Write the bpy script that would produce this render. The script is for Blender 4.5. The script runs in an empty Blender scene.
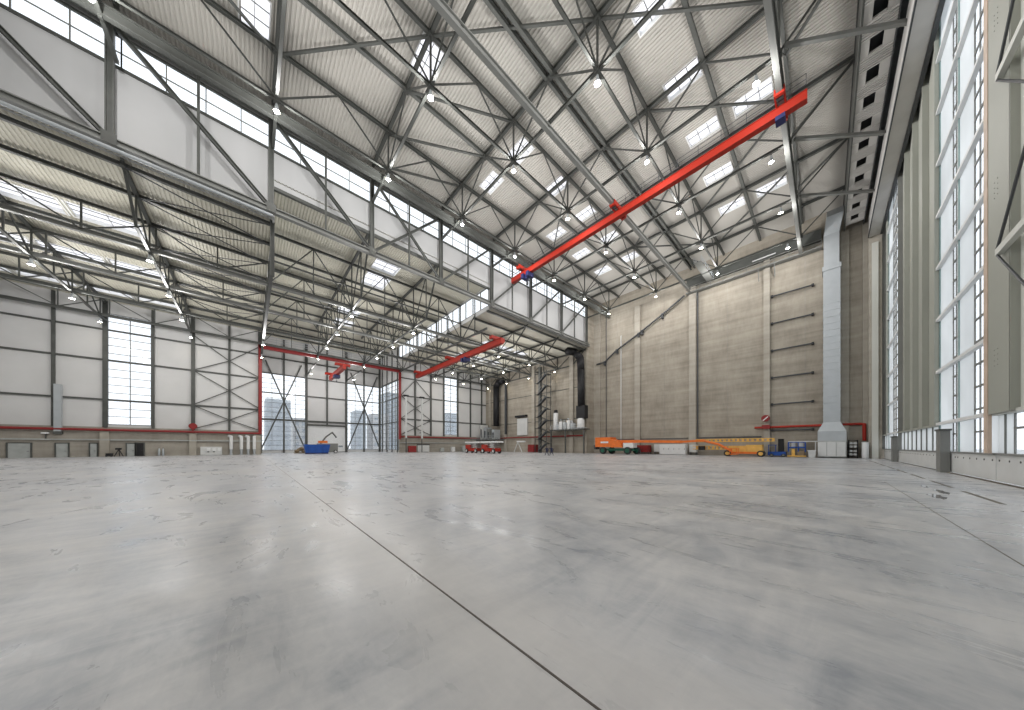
import bpy, math, random
from mathutils import Vector
random.seed(7)
sc = bpy.context.scene
col = sc.collection
R = math.radians

# ---------------------------------------------------------------- materials
def nmat(name):
    m = bpy.data.materials.new(name); m.use_nodes = True
    nt = m.node_tree
    return m, nt, nt.nodes, nt.links, nt.nodes['Principled BSDF']

def mat(name, rgb, rough=.6, metal=0., var=.12, scale=1.5, stretch=(1, 1, 1), spec=.4):
    m, nt, N, L, b = nmat(name)
    tc = N.new('ShaderNodeNewGeometry')
    mp = N.new('ShaderNodeMapping'); mp.inputs['Scale'].default_value = stretch
    no = N.new('ShaderNodeTexNoise'); no.inputs['Scale'].default_value = scale; no.inputs['Detail'].default_value = 5
    L.new(tc.outputs['Position'], mp.inputs['Vector']); L.new(mp.outputs[0], no.inputs['Vector'])
    r = N.new('ShaderNodeValToRGB')
    r.color_ramp.elements[0].position = .3; r.color_ramp.elements[1].position = .7
    r.color_ramp.elements[0].color = tuple(c * (1 - var) for c in rgb) + (1,)
    r.color_ramp.elements[1].color = tuple(min(1, c * (1 + var)) for c in rgb) + (1,)
    L.new(no.outputs['Fac'], r.inputs['Fac']); L.new(r.outputs[0], b.inputs['Base Color'])
    b.inputs['Roughness'].default_value = rough; b.inputs['Metallic'].default_value = metal
    b.inputs['Specular IOR Level'].default_value = spec
    return m

def emis(name, rgb, s):
    m, nt, N, L, b = nmat(name)
    b.inputs['Base Color'].default_value = (*rgb, 1)
    b.inputs['Emission Color'].default_value = (*rgb, 1); b.inputs['Emission Strength'].default_value = s
    return m

def clear(name, tint, frost):
    m = bpy.data.materials.new(name); m.use_nodes = True
    nt = m.node_tree; N = nt.nodes; L = nt.links
    N.remove(N['Principled BSDF'])
    t = N.new('ShaderNodeBsdfTransparent'); t.inputs[0].default_value = (*tint, 1)
    d = N.new('ShaderNodeBsdfTranslucent'); d.inputs[0].default_value = (.92, .93, .95, 1)
    g = N.new('ShaderNodeBsdfGlossy'); g.inputs['Roughness'].default_value = .08; g.inputs[0].default_value = (.8, .8, .8, 1)
    a = N.new('ShaderNodeMixShader'); a.inputs[0].default_value = frost
    c = N.new('ShaderNodeMixShader'); c.inputs[0].default_value = .05
    L.new(t.outputs[0], a.inputs[1]); L.new(d.outputs[0], a.inputs[2])
    L.new(a.outputs[0], c.inputs[1]); L.new(g.outputs[0], c.inputs[2])
    L.new(c.outputs[0], N['Material Output'].inputs['Surface'])
    return m

def translucent(name, rgb, k):
    m = bpy.data.materials.new(name); m.use_nodes = True
    nt = m.node_tree; N = nt.nodes; L = nt.links
    N.remove(N['Principled BSDF'])
    no = N.new('ShaderNodeTexNoise'); no.inputs['Scale'].default_value = .25
    ge = N.new('ShaderNodeNewGeometry'); L.new(ge.outputs['Position'], no.inputs['Vector'])
    r = N.new('ShaderNodeValToRGB'); r.color_ramp.elements[0].position = .3; r.color_ramp.elements[1].position = .7
    r.color_ramp.elements[0].color = (*[c * .88 for c in rgb], 1); r.color_ramp.elements[1].color = (*rgb, 1)
    L.new(no.outputs['Fac'], r.inputs[0])
    d = N.new('ShaderNodeBsdfDiffuse'); t = N.new('ShaderNodeBsdfTranslucent')
    L.new(r.outputs[0], d.inputs[0]); L.new(r.outputs[0], t.inputs[0])
    a = N.new('ShaderNodeMixShader'); a.inputs[0].default_value = k
    L.new(d.outputs[0], a.inputs[1]); L.new(t.outputs[0], a.inputs[2])
    L.new(a.outputs[0], N['Material Output'].inputs['Surface'])
    return m

def floor_material():
    m, nt, N, L, b = nmat('polished_concrete')
    ge = N.new('ShaderNodeNewGeometry')
    def noise(scale, st, rot, det=6, dist=0.):
        mp = N.new('ShaderNodeMapping'); mp.inputs['Scale'].default_value = st; mp.inputs['Rotation'].default_value = (0, 0, rot)
        no = N.new('ShaderNodeTexNoise'); no.inputs['Scale'].default_value = scale; no.inputs['Detail'].default_value = det
        no.inputs['Distortion'].default_value = dist; no.inputs['Roughness'].default_value = .62
        L.new(ge.outputs['Position'], mp.inputs[0]); L.new(mp.outputs[0], no.inputs[0]); return no.outputs['Fac']
    a = noise(.3, (1, .8, 1), .3, 7, .9)
    c = noise(1.0, (1, .3, 1), R(35), 10, 1.6)
    d = noise(1.6, (.28, 1, 1), R(-20), 10, 1.8)
    f = noise(9, (1, .4, 1), R(50), 6, 1)
    def mx(x, y, fac):
        n = N.new('ShaderNodeMix'); n.data_type = 'FLOAT'; n.inputs[0].default_value = fac
        L.new(x, n.inputs[2]); L.new(y, n.inputs[3]); return n.outputs[0]
    v = mx(mx(mx(a, c, .36), d, .28), f, .12)
    r = N.new('ShaderNodeValToRGB')
    e = r.color_ramp.elements
    e[0].position = .40; e[0].color = (.28, .30, .335, 1)
    e[1].position = .575; e[1].color = (.545, .545, .55, 1)
    k = e.new(.485); k.color = (.425, .435, .455, 1)
    L.new(v, r.inputs[0])
    # brown stains towards the door side
    s = noise(.12, (1, 1, 1), 1.1, 3)
    rs = N.new('ShaderNodeValToRGB'); rs.color_ramp.elements[0].position = .5; rs.color_ramp.elements[1].position = .7
    L.new(s, rs.inputs[0])
    mc = N.new('ShaderNodeMix'); mc.data_type = 'RGBA'; mc.blend_type = 'MULTIPLY'
    fm = N.new('ShaderNodeMath'); fm.operation = 'MULTIPLY'; fm.inputs[1].default_value = .55
    L.new(rs.outputs[0], fm.inputs[0]); L.new(fm.outputs[0], mc.inputs[0])
    L.new(r.outputs[0], mc.inputs[6]); mc.inputs[7].default_value = (.95, .91, .84, 1)
    # paler trowelled strip on both sides of the long joint
    sx = N.new('ShaderNodeSeparateXYZ'); L.new(ge.outputs['Position'], sx.inputs[0])
    s1 = N.new('ShaderNodeMath'); s1.operation = 'SUBTRACT'; s1.inputs[1].default_value = 1.76; L.new(sx.outputs[0], s1.inputs[0])
    s2 = N.new('ShaderNodeMath'); s2.operation = 'ABSOLUTE'; L.new(s1.outputs[0], s2.inputs[0])
    s4 = N.new('ShaderNodeMath'); s4.operation = 'MULTIPLY_ADD'; s4.inputs[1].default_value = 2.2; L.new(a, s4.inputs[0]); L.new(s2.outputs[0], s4.inputs[2])
    s3 = N.new('ShaderNodeMapRange'); s3.interpolation_type = 'SMOOTHSTEP'; s3.inputs[1].default_value = 1.2; s3.inputs[2].default_value = 2.4; s3.inputs[3].default_value = .6; s3.inputs[4].default_value = 0
    L.new(s4.outputs[0], s3.inputs[0])
    me_ = N.new('ShaderNodeMix'); me_.data_type = 'RGBA'; L.new(s3.outputs[0], me_.inputs[0]); L.new(mc.outputs[2], me_.inputs[6]); me_.inputs[7].default_value = (.56, .545, .53, 1)
    L.new(me_.outputs[2], b.inputs['Base Color'])
    rr = N.new('ShaderNodeMapRange'); rr.inputs[3].default_value = .24; rr.inputs[4].default_value = .42
    rr.inputs[1].default_value = .35; rr.inputs[2].default_value = .65
    L.new(c, rr.inputs[0]); L.new(rr.outputs[0], b.inputs['Roughness'])
    b.inputs['Specular IOR Level'].default_value = .35
    return m

def concrete_material(name, lo, hi, bands=1.0):
    m, nt, N, L, b = nmat(name)
    ge = N.new('ShaderNodeNewGeometry')
    def noise(scale, st, det=6):
        mp = N.new('ShaderNodeMapping'); mp.inputs['Scale'].default_value = st
        no = N.new('ShaderNodeTexNoise'); no.inputs['Scale'].default_value = scale; no.inputs['Detail'].default_value = det
        no.inputs['Roughness'].default_value = .6
        L.new(ge.outputs['Position'], mp.inputs[0]); L.new(mp.outputs[0], no.inputs[0]); return no.outputs['Fac']
    def mx(x, y, fac):
        n = N.new('ShaderNodeMix'); n.data_type = 'FLOAT'; n.inputs[0].default_value = fac
        L.new(x, n.inputs[2]); L.new(y, n.inputs[3]); return n.outputs[0]
    v = mx(noise(.5, (.12, .12, 2.2)), noise(.35, (1, 1, .6), 4), .45)
    v = mx(v, noise(2.5, (1, 1, .25), 3), .15)
    r = N.new('ShaderNodeValToRGB'); e = r.color_ramp.elements
    e[0].position = .36; e[0].color = (*lo, 1); e[1].position = .62; e[1].color = (*hi, 1)
    L.new(v, r.inputs[0]); L.new(r.outputs[0], b.inputs['Base Color'])
    b.inputs['Roughness'].default_value = .85
    return m

M = {}
M['steel'] = mat('painted_steel', (.078, .082, .076), .5, .0, .15, .8)
M['steel_lt'] = mat('grey_painted_steel', (.2, .205, .195), .5, 0, .1, .6)
M['lintel'] = mat('lintel_paint', (.52, .51, .49), .5, 0, .08, .5)
M['steel_dk'] = mat('dark_steel', (.055, .06, .065), .5)
M['clad'] = mat('white_cladding', (.62, .62, .615), .55, 0, .05, .25)
M['clad_main'] = mat('pale_grey_cladding', (.43, .435, .44), .5, 0, .05, .2)
M['roof'] = mat('roof_sheet', (.455, .438, .405), .55, 0, .05, .15)
M['roof_side'] = mat('warm_roof_sheet', (.56, .54, .46), .55, 0, .05, .15)
M['conc'] = concrete_material('precast_concrete', (.235, .21, .172), (.40, .365, .305))
M['pilaster'] = concrete_material('pilaster_concrete', (.31, .285, .24), (.44, .41, .355))
M['plinth'] = concrete_material('plinth_concrete', (.235, .215, .185), (.40, .37, .32))
M['floor'] = floor_material()
M['joint'] = mat('joint_sealant', (.09, .075, .065), .7)
M['rail'] = mat('rail_slot', (.10, .085, .06), .5)
M['kerbm'] = mat('pale_door_skirt', (.60, .61, .60), .5, 0, .06, .8)
M['red'] = mat('red_paint', (.37, .022, .01), .5, 0, .06, 1)
M['darkred'] = mat('dark_red_pipe', (.25, .022, .022), .45)
M['blue'] = mat('blue_paint', (.01, .07, .33), .45)
M['navy'] = mat('navy_paint', (.02, .025, .10), .45)
M['orange'] = mat('orange_paint', (.75, .17, .025), .4)
M['yellow'] = mat('ochre_paint', (.72, .42, .10), .5)
M['green'] = mat('dark_green_rim', (.01, .10, .06), .5)
M['rubber'] = mat('rubber', (.03, .03, .03), .8)
M['black'] = mat('black_metal', (.012, .012, .014), .6)
M['white'] = mat('white_paint', (.74, .75, .75), .45, 0, .03)
M['galv'] = mat('galvanised_sheet', (.43, .46, .48), .4, .2, .04, 1)
M['greydoor'] = mat('grey_door_paint', (.40, .42, .41), .5)
M['doorgrey'] = mat('door_sheet', (.34, .35, .31), .5, 0, .06, .2)
M['doorgrey2'] = mat('door_sheet_pale', (.60, .61, .57), .5, 0, .05, .2)
M['tan'] = mat('tan_edge', (.55, .43, .34), .5)
M['teal'] = mat('teal_edge', (.30, .42, .42), .4)
M['skin'] = mat('skin', (.5, .3, .22), .5)
M['cloth'] = mat('blue_work_clothes', (.025, .03, .07), .9)
M['hair'] = mat('dark_hair', (.03, .02, .015), .8)
M['brown'] = mat('brown_cardboard', (.25, .19, .12), .8)
M['bld'] = mat('outdoor_facade', (.30, .34, .38), .6)
M['bldw'] = mat('outdoor_window', (.22, .26, .30), .3)
M['bldp'] = mat('outdoor_pale_facade', (.42, .42, .42), .6)
M['ground'] = mat('outdoor_asphalt', (.4, .4, .4), .8)
M['silver'] = mat('silver_pipe', (.5, .5, .5), .3, .6)
M['glass'] = clear('window_glass', (.97, .985, 1.0), .12)
M['sky_pane'] = clear('skylight_pane', (1.0, .97, .985), .5)
M['milky'] = translucent('translucent_panel', (.9, .92, .93), .72)
M['lens'] = emis('lamp_lens', (1, .86, .62), 60)

# ---------------------------------------------------------------- mesh helper
class MB:
    def __init__(s): s.v = []; s.f = []
    def add(s, vs, fs):
        o = len(s.v); s.v += [tuple(x) for x in vs]; s.f += [tuple(i + o for i in f) for f in fs]; return s
    def box(s, x0, y0, z0, x1, y1, z1):
        x0, x1 = sorted((x0, x1)); y0, y1 = sorted((y0, y1)); z0, z1 = sorted((z0, z1))
        vs = [(x0, y0, z0), (x1, y0, z0), (x1, y1, z0), (x0, y1, z0), (x0, y0, z1), (x1, y0, z1), (x1, y1, z1), (x0, y1, z1)]
        return s.add(vs, [(0, 3, 2, 1), (4, 5, 6, 7), (0, 1, 5, 4), (1, 2, 6, 5), (2, 3, 7, 6), (3, 0, 4, 7)])
    def _frame(s, p0, p1, up):
        p0 = Vector(p0); p1 = Vector(p1); d = (p1 - p0).normalized(); u = Vector(up)
        if abs(d.dot(u)) > .98: u = Vector((1, 0, 0)) if abs(d.x) < .9 else Vector((0, 1, 0))
        sd = d.cross(u).normalized(); u = sd.cross(d).normalized()
        return p0, p1, sd, u
    def beam(s, p0, p1, w, h, up=(0, 0, 1), oh=0., os_=0.):
        p0, p1, sd, u = s._frame(p0, p1, up)
        vs = []
        for p in (p0, p1):
            for a, b in ((-1, -1), (1, -1), (1, 1), (-1, 1)):
                vs.append(p + sd * (a * w / 2 + os_) + u * (b * h / 2 + oh))
        return s.add(vs, [(0, 1, 2, 3), (7, 6, 5, 4), (0, 4, 5, 1), (1, 5, 6, 2), (2, 6, 7, 3), (3, 7, 4, 0)])
    def ibeam(s, p0, p1, w, h, up=(0, 0, 1), t=.06):
        s.beam(p0, p1, w, t, up, h / 2 - t / 2); s.beam(p0, p1, w, t, up, -h / 2 + t / 2)
        return s.beam(p0, p1, t, h - 2 * t, up)
    def tube(s, p0, p1, r0, r1=None, n=10, caps=True):
        if r1 is None: r1 = r0
        p0, p1, sd, u = s._frame(p0, p1, (0, 0, 1))
        vs = []
        for p, r in ((p0, r0), (p1, r1)):
            for k in range(n):
                a = 2 * math.pi * k / n; vs.append(p + sd * math.cos(a) * r + u * math.sin(a) * r)
        fs = [(k, n + k, n + (k + 1) % n, (k + 1) % n) for k in range(n)]
        if caps: fs += [tuple(range(n)), tuple(range(2 * n - 1, n - 1, -1))]
        return s.add(vs, fs)
    def path(s, pts, r, n=10):
        for a, b in zip(pts, pts[1:]): s.tube(a, b, r, r, n)
        for p in pts[1:-1]: s.ball(p, r, 8, 5)
        return s
    def ball(s, c, r, n=12, m=8, sc_=(1, 1, 1)):
        vs = [(c[0], c[1], c[2] + r * sc_[2])]
        for i in range(1, m):
            t = math.pi * i / m
            for k in range(n):
                a = 2 * math.pi * k / n
                vs.append((c[0] + r * sc_[0] * math.sin(t) * math.cos(a), c[1] + r * sc_[1] * math.sin(t) * math.sin(a), c[2] + r * sc_[2] * math.cos(t)))
        vs.append((c[0], c[1], c[2] - r * sc_[2])); e = len(vs) - 1
        fs = [(0, 1 + k, 1 + (k + 1) % n) for k in range(n)]
        for i in range(m - 2):
            for k in range(n):
                a = 1 + i * n + k; b = 1 + i * n + (k + 1) % n; fs.append((a, a + n, b + n, b))
        fs += [(e, 1 + (m - 2) * n + (k + 1) % n, 1 + (m - 2) * n + k) for k in range(n)]
        return s.add(vs, fs)
    def lathe(s, c, prof, n=16, axis='z'):
        vs = []
        for r, h in prof:
            for k in range(n):
                a = 2 * math.pi * k / n; x, y = r * math.cos(a), r * math.sin(a)
                vs.append({'z': (c[0] + x, c[1] + y, c[2] + h), 'x': (c[0] + h, c[1] + x, c[2] + y), 'y': (c[0] + x, c[1] + h, c[2] + y)}[axis])
        fs = []
        for i in range(len(prof) - 1):
            for k in range(n): fs.append((i * n + k, i * n + (k + 1) % n, (i + 1) * n + (k + 1) % n, (i + 1) * n + k))
        fs += [tuple(range(n - 1, -1, -1)), tuple(range((len(prof) - 1) * n, len(prof) * n))]
        return s.add(vs, fs)
    def build(s, name, m, parent=None, loc=None, smooth=False):
        me = bpy.data.meshes.new(name)
        base = Vector(parent['_base']) if parent is not None and '_base' in parent else Vector((0, 0, 0))
        if parent is None and loc is not None: base = Vector(loc)
        me.from_pydata([tuple(Vector(v) - base) for v in s.v], [], s.f)
        me.materials.append(M[m] if isinstance(m, str) else m)
        if smooth:
            for p in me.polygons: p.use_smooth = True
        me.update()
        o = bpy.data.objects.new(name, me); col.objects.link(o)
        if parent is not None:
            o.parent = parent; o['_base'] = tuple(base)
        else:
            o.location = base; o['_base'] = tuple(base)
        return o

def tag(o, label=None, cat=None, group=None, kind=None):
    if label: o['label'] = label
    if cat: o['category'] = cat
    if group: o['group'] = group
    if kind: o['kind'] = kind
    return o
def thing(name, loc, label, cat, group=None, kind=None):
    o = bpy.data.objects.new(name, None); col.objects.link(o); o.empty_display_size = .3
    o.location = loc; o['_base'] = tuple(loc)
    return tag(o, label, cat, group, kind)
def part(name, m, parent, fn, smooth=False):
    mb = MB(); fn(mb); return mb.build(name, m, parent, smooth=smooth)

def subtract(lo, hi, cuts):
    out = []; a = lo
    for c0, c1 in sorted(cuts):
        if c1 <= a or c0 >= hi: continue
        if c0 > a: out.append((a, c0))
        a = max(a, c1)
    if a < hi: out.append((a, hi))
    return out

ORD = ['first', 'second', 'third', 'fourth', 'fifth', 'sixth', 'seventh', 'eighth', 'ninth', 'tenth', 'eleventh', 'twelfth', 'thirteenth']

# ---------------------------------------------------------------- grid of the place (metres)
GX = [1.9 + 10.45 * i for i in range(-2, 7)]      # column lines -19 .. 64.6
YT = 42.0                                          # plane of the great truss wall
YL = 87.0                                          # left outer wall
YW = 104.0                                         # window wall of the deep bay
XC = 70.0                                          # concrete end wall, main hall
XS = 66.0                                          # concrete end wall, side hall
XA, XB = GX[2], GX[5]                              # deep bay 1.9 .. 33.25
ZR = 40.0
ROWS = [2.7 + 5.5 * k for k in range(8)]           # 2.7 .. 41.2
ROWS[7] = 41.4
LROW = [ROWS[0], ROWS[2], ROWS[4], ROWS[6]]
ZB = 35.2

# ---------------------------------------------------------------- floor, ground
fl = tag(MB().box(-34, -9, -.3, 74, 108, 0).build('floor', 'floor'), 'smooth pale grey cloudy concrete hangar floor', 'floor', kind='structure')
part('joint', 'joint', fl, lambda b: b.box(1.752, -8, .0, 1.772, 60, .004))
part('joint', 'rail', fl, lambda b: b.box(4, -2.018, .0, 24, -2.0, .003))
x = 70.
def slots(b):
    x = 12.0
    while x < 68:
        b.box(x, -3.78, 0, x + 3.9, -3.66, .004); x += 5.3
part('rail_slot', 'rail', fl, slots)
def wetpatch(b):
    for cx, cy, rx, ry in ((18.3, -2.7, .8, .16), (20.3, -3.1, .9, .12), (22.4, -3.0, .5, .1)):
        n = 18
        vs = [(cx + rx * math.cos(2 * math.pi * k / n) * (1 + .2 * math.sin(3 * k)), cy + ry * math.sin(2 * math.pi * k / n) * (1 + .3 * math.cos(2 * k)), .005) for k in range(n)]
        vs += [(v[0], v[1], 0) for v in vs]
        b.add(vs, [tuple(range(n))] + [(k, n + k, n + (k + 1) % n, (k + 1) % n) for k in range(n)])
M['wet'] = mat('wet_film', (.16, .16, .16), .06, 0, .1, 2, spec=.6)
part('puddle', 'wet', fl, wetpatch)
tag(MB().box(-300, -300, -.6, 400, 420, -.32).build('ground', 'ground'), 'grey tarmac ground outside the hangar', 'ground', kind='structure')

# ---------------------------------------------------------------- roofs (corrugated sheet, real ribs)
SKY = []
for x in (26.1, 33.6, 41.1, 49.0, 57.1):
    ys = {26.1: (10.2, 27, 33), 33.6: (10.2, 27), 41.1: (5.5, 10.2, 27, 33), 49.0: (10.3, 27, 33), 57.1: (5.5, 10.2, 27, 33)}[x]
    for y in ys: SKY.append((x, y, 2.0, 3.1 if y != 5.5 else 3.2))
SKY += [(13.1, 26.9, 2.2, 3.2), (.3, 34.3, 2.0, 3.4)]
SIDE_SKY = []          # (x0, x1, y0, y1)
for y0, y1 in ((54.6, 57.6), (67.2, 70.4), (79.8, 82.4)):
    x = -31.5
    for k in range(4): SIDE_SKY.append((x, x + 5.2, y0, y1)); x += 5.6
RIGHT_SKY = [(x, x + 4.2, y0, y1) for y0, y1 in ((56.6, 59.6), (68.2, 71.2)) for x in (43.0, 48.4, 53.8)]
MID_SKY = [(15.2, 18.9, 48.6, 52.2), (15.2, 18.9, 53, 58.4), (14.4, 18.6, 70.2, 74.5), (15, 19, 78.2, 82)]

def corrugated(x0, x1, y0, y1, z, cuts, pitch=.33, h=.09):
    b = MB(); n = int(round((x1 - x0) / pitch)); pitch = (x1 - x0) / n
    for i in range(n):
        a = x0 + i * pitch
        prof = [(a, 0), (a + pitch * .4, 0), (a + pitch * .55, h), (a + pitch * .85, h), (a + pitch, 0)]
        cs = [(c[2], c[3]) for c in cuts if c[0] < a + pitch / 2 < c[1]]
        for ya, yb in subtract(y0, y1, cs):
            vs = [(px, ya, z + pz) for px, pz in prof] + [(px, yb, z + pz) for px, pz in prof]
            b.add(vs, [(k, k + 5, k + 6, k + 1) for k in range(4)])
    return b
cutm = [(x - w / 2, x + w / 2, y - l / 2, y + l / 2) for x, y, w, l in SKY]
tag(corrugated(-24, XC, -2.1, 43.0, ZR + .35, cutm).build('ceiling_main', 'roof'), 'pale corrugated roof sheet high over the main hall', 'ceiling', kind='structure')
tag(corrugated(-33, XA, 42.6, YL, 27.9, SIDE_SKY).build('ceiling_left_bay', 'roof_side'), 'lower cream corrugated roof over the near side bay', 'ceiling', kind='structure')
tag(corrugated(XA, XB, 42.6, YW, 32.3, MID_SKY).build('ceiling_middle_bay', 'roof_side'), 'raised corrugated roof over the deep middle bay', 'ceiling', kind='structure')
tag(corrugated(XB, XS + .5, 42.6, YL, 27.9, RIGHT_SKY).build('ceiling_far_bay', 'roof_side'), 'lower corrugated roof over the side bay by the concrete wall', 'ceiling', kind='structure')

def skylight(x0, x1, y0, y1, z, label, group):
    t = thing('skylight', ((x0 + x1) / 2, (y0 + y1) / 2, z), label, 'skylight', group)
    def fr(b):
        for a in ((x0 - .1, y0 - .1, x1 + .1, y0), (x0 - .1, y1, x1 + .1, y1 + .1), (x0 - .1, y0, x0, y1), (x1, y0, x1 + .1, y1)):
            b.box(a[0], a[1], z - .05, a[2], a[3], z + .45)
    part('frame', 'white', t, fr)
    def bars(b):
        n = 3
        for k in range(1, n): yy = y0 + (y1 - y0) * k / n; b.box(x0, yy - .03, z + .25, x1, yy + .03, z + .33)
        b.box((x0 + x1) / 2 - .025, y0, z + .25, (x0 + x1) / 2 + .025, y1, z + .33)
    part('glazing_bar', 'steel_lt', t, bars)
    part('pane', 'sky_pane', t, lambda b: b.box(x0, y0, z + .34, x1, y1, z + .37))
    return t
YN = {5.5: 'in the row nearest the doors', 10.2: 'in the second row from the doors', 10.3: 'in the second row from the doors', 27: 'in the third row from the doors', 26.9: 'in the third row from the doors', 33: 'in the row nearest the truss wall', 34.3: 'in the row nearest the truss wall'}
rows = {}
for s_ in SKY: rows.setdefault(YN[s_[1]], []).append(s_)
for rn, lst in rows.items():
    for i, (x, y, w, l) in enumerate(sorted(lst, key=lambda q: -q[0])):
        skylight(x - w / 2, x + w / 2, y - l / 2, y + l / 2, ZR + .38,
                 'roof skylight %s, %s from concrete wall' % (rn, ORD[i]), 'main hall skylights')
for lst, z, nm, g, rn in ((SIDE_SKY, 27.93, 'near side bay roof', 'side bay skylight strips', {54.6: 'strip nearest the truss wall', 67.2: 'middle strip', 79.8: 'strip nearest the outer wall'}),
                      (RIGHT_SKY, 27.93, 'far low roof', 'far bay skylights', {56.6: 'front row', 68.2: 'back row'}),
                      (MID_SKY, 32.33, 'raised bay roof', 'raised bay skylights', {48.6: 'front row', 53: 'second row', 70.2: 'third row', 78.2: 'last row'})):
    cnt = {}
    for q in sorted(lst, key=lambda q: (q[2], -q[0])):
        k = cnt.get(q[2], 0); cnt[q[2]] = k + 1
        skylight(*q, z, ('pinkish skylight in %s, %s, %s from far end' % (nm, rn[q[2]], ORD[k])), g)

# ---------------------------------------------------------------- main hall roof steel
XR = [GX[0] - 5.2] + GX                 # main roof x range
XEND = XC - .3
gxm = GX[1:]                            # cross trusses from -8.55 to 64.6
def gname(i): return ORD[len(gxm) - 1 - i]
for i, x in enumerate(gxm):
    t = thing('roof_truss', (x, 2.7, ZB), 'dark steel truss crossing under the main roof, %s from the concrete end wall' % gname(i), 'roof truss', 'cross trusses under the main roof')
    part('top_chord', 'steel', t, lambda b: b.ibeam((x, -2.2, ZR), (x, 41.6, ZR), .32, .38))
    part('bottom_chord', 'steel', t, lambda b: b.ibeam((x, 2.7, ZB), (x, 41.6, ZB), .26, .26))
    for k, y in enumerate(ROWS[:7]):
        if k % 2 == 0:
            part('post', 'steel', t, lambda b: b.beam((x, y, ZB), (x, y, ZR - .15), .16, .16))
            for yy in (y - 5.5, y + 5.5):
                if -3.2 < yy < 41.8:
                    part('diagonal', 'steel', t, lambda b: b.beam((x, y, ZB + .1), (x, max(yy, -2), ZR - .15), .13, .13))
    for y in ROWS[:7]: part('gusset', 'steel', t, lambda b: b.box(x - .26, y - .26, ZR - .33, x + .26, y + .26, ZR - .08))
    for y in LROW: part('gusset', 'steel', t, lambda b: b.box(x - .2, y - .2, ZB - .2, x + .2, y + .2, ZB + .2))
RN = ['nearest the doors', 'second from the doors', 'third from the doors', 'nearest the truss wall']
for j, y in enumerate(LROW):
    t = thing('longitudinal_truss', (-8.55, y, ZB), 'dark steel truss running lengthwise under the main roof, %s' % RN[j], 'roof truss', 'lengthwise trusses under the main roof')
    part('top_chord', 'steel', t, lambda b: b.ibeam((-22, y, ZR + .02), (XEND, y, ZR + .02), .3, .34))
    part('bottom_chord', 'steel', t, lambda b: b.ibeam((-10, y, ZB + .02), (gxm[-1], y, ZB + .02), .24, .24))
    for x in gxm:
        for xx in (x - 5.22, x + 5.22):
            if xx < XC - .3:
                part('diagonal', 'steel', t, lambda b: b.beam((x, y, ZB + .1), (xx, y, ZR - .12), .12, .12))
PN = {-2.0: 'along the hangar door edge', 8.2: 'between lamp rows nearest the doors', 30.2: 'between lamp rows nearest the truss wall', 38.6: 'close to the truss wall'}
for y in (-2.0, 8.2, 30.2):
    tag(MB().ibeam((-22, y, ZR + .02), (XEND, y, ZR + .02), .34, .4).build('roof_purlin', 'steel', None, (0, y, ZR)),
        'single steel purlin under the main roof, %s' % PN[y], 'purlin', 'main roof purlins')
t = thing('ridge_girder', (0, 19.1, ZR), 'twin dark steel girders side by side under the middle of the main roof', 'girder')
for s in (-.36, .36):
    part('chord', 'steel', t, lambda b: b.ibeam((-22, 19.1 + s, ZR - .1), (XEND, 19.1 + s, ZR - .1), .3, .62))
# plan bracing of the top plane
BR = [((1.9, 36), (12.35, 24.7)), ((12.35, 24.7), (22.8, 13.7)), ((22.8, 13.7), (33.25, 2.7)), ((12.35, 30.2), (22.8, 24.7)), ((12.35, 36), (22.8, 30.2)), ((22.8, 36), (12.35, 41)), ((33.25, 13.7), (43.7, 2.7)),
      ((43.7, 2.7), (54.15, 13.7)), ((33.25, 24.7), (43.7, 36)), ((43.7, 13.7), (54.15, 24.7)), ((54.15, 24.7), (64.6, 13.7)), ((54.15, 2.7), (64.6, 13.7)), ((-8.55, 30.2), (1.9, 36)), ((43.7, -2), (48.9, 2.7)), ((54.15, -2), (59.4, 2.7)), ((33.2, -2), (38.5, 2.7))]
bn = ['beside the near roof column line', 'crossing the skylight beside the third lamp', 'reaching to the lengthwise truss by the doors', 'short one above the second lamp row', 'running beside the truss wall', 'at the truss wall skylights', 'above the near end of the red crane', 'past the near end of the red crane',
      'above the far end of the red crane', 'above the middle of the red crane', 'third bay from the concrete wall', 'by the concrete wall near the doors', 'over the top corner skylight', 'from the door edge above the red crane end', 'from the door edge near the concrete wall', 'from the door edge at the top of the picture']
for k, (a, c) in enumerate(BR):
    tag(MB().beam((*a, ZR - .18), (*c, ZR - .18), .2, .2).build('roof_brace', 'steel', None, (*a, ZR)), 'diagonal steel roof brace ' + bn[k], 'brace', 'diagonal braces in the main roof')

# crane runway girders
for y, n in ((2.9, 'nearest the doors'), (19.4, 'in the middle of the main hall'), (37.8, 'nearest the truss wall')):
    t = thing('runway_girder', (0, y, 34.5), 'grey crane runway girder hung under the roof trusses, %s' % n, 'crane runway', 'crane runway girders')
    zr = 34.7 if y < 30 else 35.6
    part('girder', 'steel_lt' if y < 30 else 'steel', t, lambda b: b.ibeam((-22, y, zr), (XC - 1.2, y, zr), .42, .7 if y < 30 else .95, t=.09))
    if y > 30: part('conductor_rail', 'galv', t, lambda b: b.box(-22, y + .1, zr + .55, XC - 1.2, y + .2, zr + .65))
    for x in gxm: part('hanger', 'steel', t, lambda b: b.box(x - .12, y - .12, 34.9, x + .12, y + .12, 35.4))

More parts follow.
